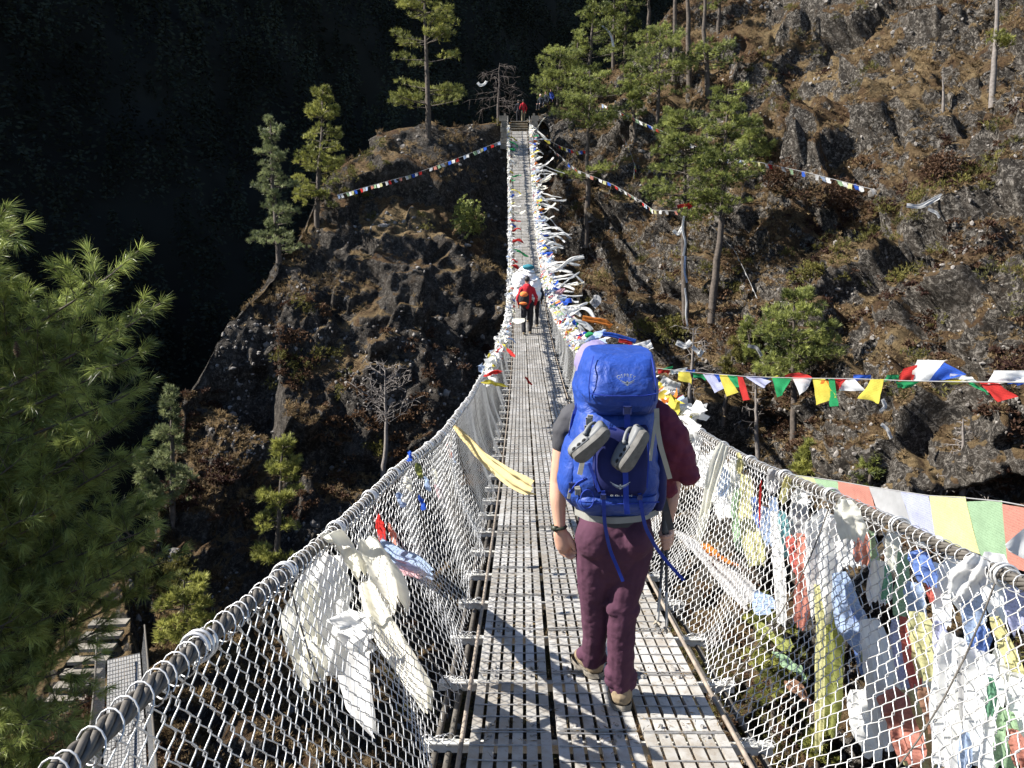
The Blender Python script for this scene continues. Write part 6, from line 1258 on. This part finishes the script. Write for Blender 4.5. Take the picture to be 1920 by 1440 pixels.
# ================= smaller figures
def figure(base, H, face, cols, label, pose='stand', seed=0, arms=((.1, -.05), (.1, -.05)), name='person', hat=None, group=None, stride=.1):
    """standing / walking / sitting figure; face = direction angle (0 faces +Y)"""
    rs = np.random.RandomState(seed); ca, sa = math.cos(face), math.sin(face); base = np.array(base, float); k = H / 1.72
    X = lambda x, y, z: base + np.array([(x * ca - y * sa), (x * sa + y * ca), z]) * k
    e = empty(name, base); sit = pose == 'sit'; hz = .42 if sit else .92
    b = MB(); top = hz + .52; fwd = .06 if sit else 0.0
    ellip(b, X(0, fwd + .02, top + .26), (.078 * k, .095 * k, .115 * k)); taper(b, [X(0, fwd, top + .02), X(0, fwd + .01, top + .18)], [.055 * k, .05 * k], 10); taper(b, [X(0, .11 + fwd, top + .245), X(0, .1 + fwd, top + .27)], [.012 * k, .01 * k], 6)
    taper(b, [X(0, 0, hz + .05), X(0, 0, hz + .25), X(0, fwd, top - .02)], [.12 * k, .12 * k, .14 * k], 14, .7, (-sa, ca, 0))
    hands = []
    for s_, (ox, oy) in zip((-1, 1), arms):
        sh_ = X(s_ * .18, fwd, top - .02); el = X(s_ * (.2 + ox), oy + .02, top - .3); wr = X(s_ * (.16 + ox), oy + .16, top - .5); taper(b, [sh_, el], [.05 * k, .04 * k], 10); taper(b, [el, wr], [.038 * k, .026 * k], 10); taper(b, [wr, wr + np.array([0, 0, -.09 * k])], [.03 * k, .022 * k], 10, .6, (-sa, ca, 0)); hands.append((sh_, el, wr))
        for f_ in range(4): taper(b, [wr + np.array([(f_ - 1.5) * .016 * k * ca, (f_ - 1.5) * .016 * k * sa, -.09 * k]), wr + np.array([(f_ - 1.5) * .016 * k * ca, (f_ - 1.5) * .016 * k * sa + .01 * k, -.155 * k])], [.009 * k, .007 * k], 6)
    legs = []
    for s_ in (-1, 1):
        hp = X(s_ * .095, 0, hz); st_ = stride * s_
        if sit: kn = X(s_ * .12, .42, hz + .05); an = X(s_ * .12, .46, .06)
        else: kn = X(s_ * .1, st_ * .6 + .03, hz * .53); an = X(s_ * .1, st_ - .02, .08)
        taper(b, [hp, kn], [.085 * k, .055 * k], 12); taper(b, [kn, an], [.055 * k, .038 * k], 12); legs.append((hp, kn, an))
    melt(b, 'body', cols.get('skin', skin), e, .014, 2)
    j = MB(); taper(j, [X(0, 0, hz + .02), X(0, 0, hz + .25), X(0, fwd, top)], [.155 * k, .15 * k, .16 * k], 16, .78, (-sa, ca, 0)); taper(j, [X(-.15, fwd, top - .01), X(.15, fwd, top - .01)], [.075 * k, .075 * k], 12)
    for sh_, el, wr in hands: taper(j, [sh_, el, wr], [.068 * k, .056 * k, .045 * k], 12)
    melt(j, 'jacket', cols['top'], e, .016, 2, .02, .1)
    t = MB(); taper(t, [X(-.05, 0, hz + .02), X(.05, 0, hz + .02)], [.13 * k, .13 * k], 14, .85, (-sa, ca, 0))
    for hp, kn, an in legs: taper(t, [hp, kn, an + np.array([0, 0, .03])], [.1 * k, .072 * k, .062 * k], 12)
    melt(t, 'trousers', cols['leg'], e, .016, 2, .02, .1)
    for hp, kn, an in legs:
        f = MB(); fw = X(0, 1, 0) - X(0, 0, 0); taper(f, [an + np.array([0, 0, -.035]) - fw * .03, an + np.array([0, 0, -.04]) + fw * .14], [.042, .036], 10); melt(f, 'boot', cols.get('boot', bootm), e, .012, 2)
    h = MB(); ellip(h, X(0, fwd - .005, top + .29), (.088 * k, .105 * k, .1 * k)); melt(h, 'hat' if hat else 'hair', hat or simple('black_hair', (.012, .01, .01), .6), e, .012, 2)
    tag(e, label, 'person', group); return e
red = cloth2('red_jacket', (.45, .02, .03)); blk_ = cloth2('black_trousers', (.018, .018, .022)); org = cloth2('orange_cloth', (.8, .2, .05)); dk = cloth2('dark_jacket', (.02, .025, .035)); skd = skinm('brown_skin', (.25, .12, .07))
def deck_at(px_, py_, a=6, b_=60):
    yy = np.linspace(a, b_, 6000); p = PY(px_, py_, yy); k = np.where(np.sign((p[:, 2] - dz(yy))[1:]) != np.sign((p[:, 2] - dz(yy))[:-1]))[0]; q = p[k[0]] if len(k) else PY(px_, py_, 22.0); q[2] = float(dz(q[1])) + .01; return q
q1 = deck_at(988, 627); figure(q1, 1.72, 0, {'top': red, 'leg': blk_}, 'hiker in a red jacket walking close behind the big white load', seed=1, stride=.12)
def daypack(q, top, cols, lb, k=1.0):
    e = empty('backpack', q); mb = MB(); ellip(mb, q + np.array([0, -.22, top]), (.17 * k, .11 * k, .26 * k)); melt(mb, 'pack_body', cols[0], e, .014, 2, .02, .08); mb = MB(); ellip(mb, q + np.array([0, -.25, top + .14 * k]), (.13 * k, .1 * k, .1 * k)); melt(mb, 'lid', cols[1], e, .014, 2, .015, .08); mb = MB(); ellip(mb, q + np.array([-.02, -.3, top - .13 * k]), (.13 * k, .06 * k, .05 * k)); melt(mb, 'pocket', cols[1], e, .014, 1)
    for s_ in (-1, 1): mb = MB(); V, Q, T = tubes(np.array([q + np.array([s_ * .1, -.12, top + .2]), q + np.array([s_ * .13, .05, top + .3]), q + np.array([s_ * .14, .14, top + .1]), q + np.array([s_ * .12, -.1, top - .2])]), .02, 6); mb.add(V, Q); mb.build('shoulder_strap', blk_, e)
    tag(e, lb, 'backpack'); return e
daypack(q1 + np.array([-.1, 0, 0]), 1.12, (cloth2('black_daypack', (.03, .025, .025)), org), 'small black and orange backpack worn by the hiker in red')
q2 = deck_at(1002, 618); q2 = q2 + np.array([.0, .35, 0]); q2[2] = float(dz(q2[1])) + .01; figure(q2, 1.62, 0, {'top': dk, 'leg': blk_, 'skin': skd}, 'porter in dark clothes bent under the big white load', seed=2, stride=.14)
q3 = q2 + np.array([-.28, .9, 0]); q3[2] = float(dz(q3[1])) + .01; figure(q3, 1.62, 0, {'top': dk, 'leg': blk_, 'skin': skd}, 'second porter in dark clothes hidden ahead of the white load', seed=3, stride=-.14, hat=cloth2('teal_cap', (.03, .16, .2)))
wl = cloth2('white_sacking', (.78, .77, .76), .06, .8, .6); pkc = cloth2('pink_stained_sacking', (.7, .48, .5), .1)
def load(c, rs_, parts, lb):
    e = empty('porter_load', c); mb = MB()
    for o_, r_ in parts: ellip(mb, c + np.array(o_), r_)
    melt(mb, 'sacks', wl, e, .02, 2, .09, .16)
    for k in range(4): 
        mb = MB(); th = np.linspace(0, 2 * np.pi, 30); z_ = -.35 + .25 * k; V, Q, T = tubes(c + np.stack([(.42 - .05 * abs(k - 1.5)) * np.cos(th), .3 * np.sin(th) , z_ + .04 * np.cos(th * 3)], -1), .012, 5); mb.add(V, Q); mb.build('rope', M['rope'], e)
    tag(e, lb, 'load', 'loads on the porters\' backs'); return e
load(q2 + np.array([-.22, -.12, 1.42]), None, [((-.16, 0, .05), (.3, .26, .34)), ((.18, 0, -.05), (.26, .24, .36)), ((-.32, .02, -.3), (.18, .2, .2)), ((.26, .02, -.36), (.2, .2, .22)), ((0, 0, .3), (.26, .2, .2))], 'huge bulging white load on the nearest porter')
load(q3 + np.array([-.05, -.25, 1.3]), None, [((-.1, 0, .1), (.3, .25, .38)), ((.2, 0, 0), (.26, .22, .3)), ((0, 0, .42), (.2, .2, .15))], 'white load with a teal cover carried farther ahead')
mb = MB(); ellip(mb, q2 + np.array([-.2, -.12, 1.97]), (.2, .18, .09)); o = melt(mb, 'load_cover', cloth2('teal_cover', (.03, .16, .2)), None, .015, 2, .03, .1); tag(o, 'small teal cloth lying on top of the white load', 'cover')
# people at the far end
lz = landing
for (x, y, H, cols, lb, pose, hat, fc) in [
    (972, 216, 1.7, {'top': dk, 'leg': blk_}, 'dark dressed person standing at the far end of the bridge', 'stand', None, 0),
    (981, 215, 1.72, {'top': red, 'leg': cloth2('khaki_trousers', (.2, .17, .11))}, 'person in a bright red top standing at the far end of the bridge', 'stand', None, .3)]:
    q = PY(x, y, lz[1] + .3); q[2] = lz[2] - .05; figure(q, H, fc, cols, lb, pose, int(x), hat=hat, stride=.03)
for (x, y, cols, lb, hat, fc, dy) in [(1014, 208, {'top': dk, 'leg': blk_}, 'person in black sitting on the rocks beside the bridge end', cloth2('pale_hat', (.5, .48, .42)), 2.6, .6), (1024, 203, {'top': dk, 'leg': cloth2('grey_trousers', (.1, .1, .1))}, 'person in dark clothes sitting higher on the stone path', None, 2.4, 1.4), (1034, 198, {'top': cloth2('blue_jacket', (.03, .06, .3)), 'leg': blk_}, 'person in a blue jacket sitting highest on the stone path', None, 2.2, 2.0)]:
    q = PY(x, y, lz[1] + dy); figure(q, 1.7, fc, cols, lb, 'sit', int(x), hat=hat)
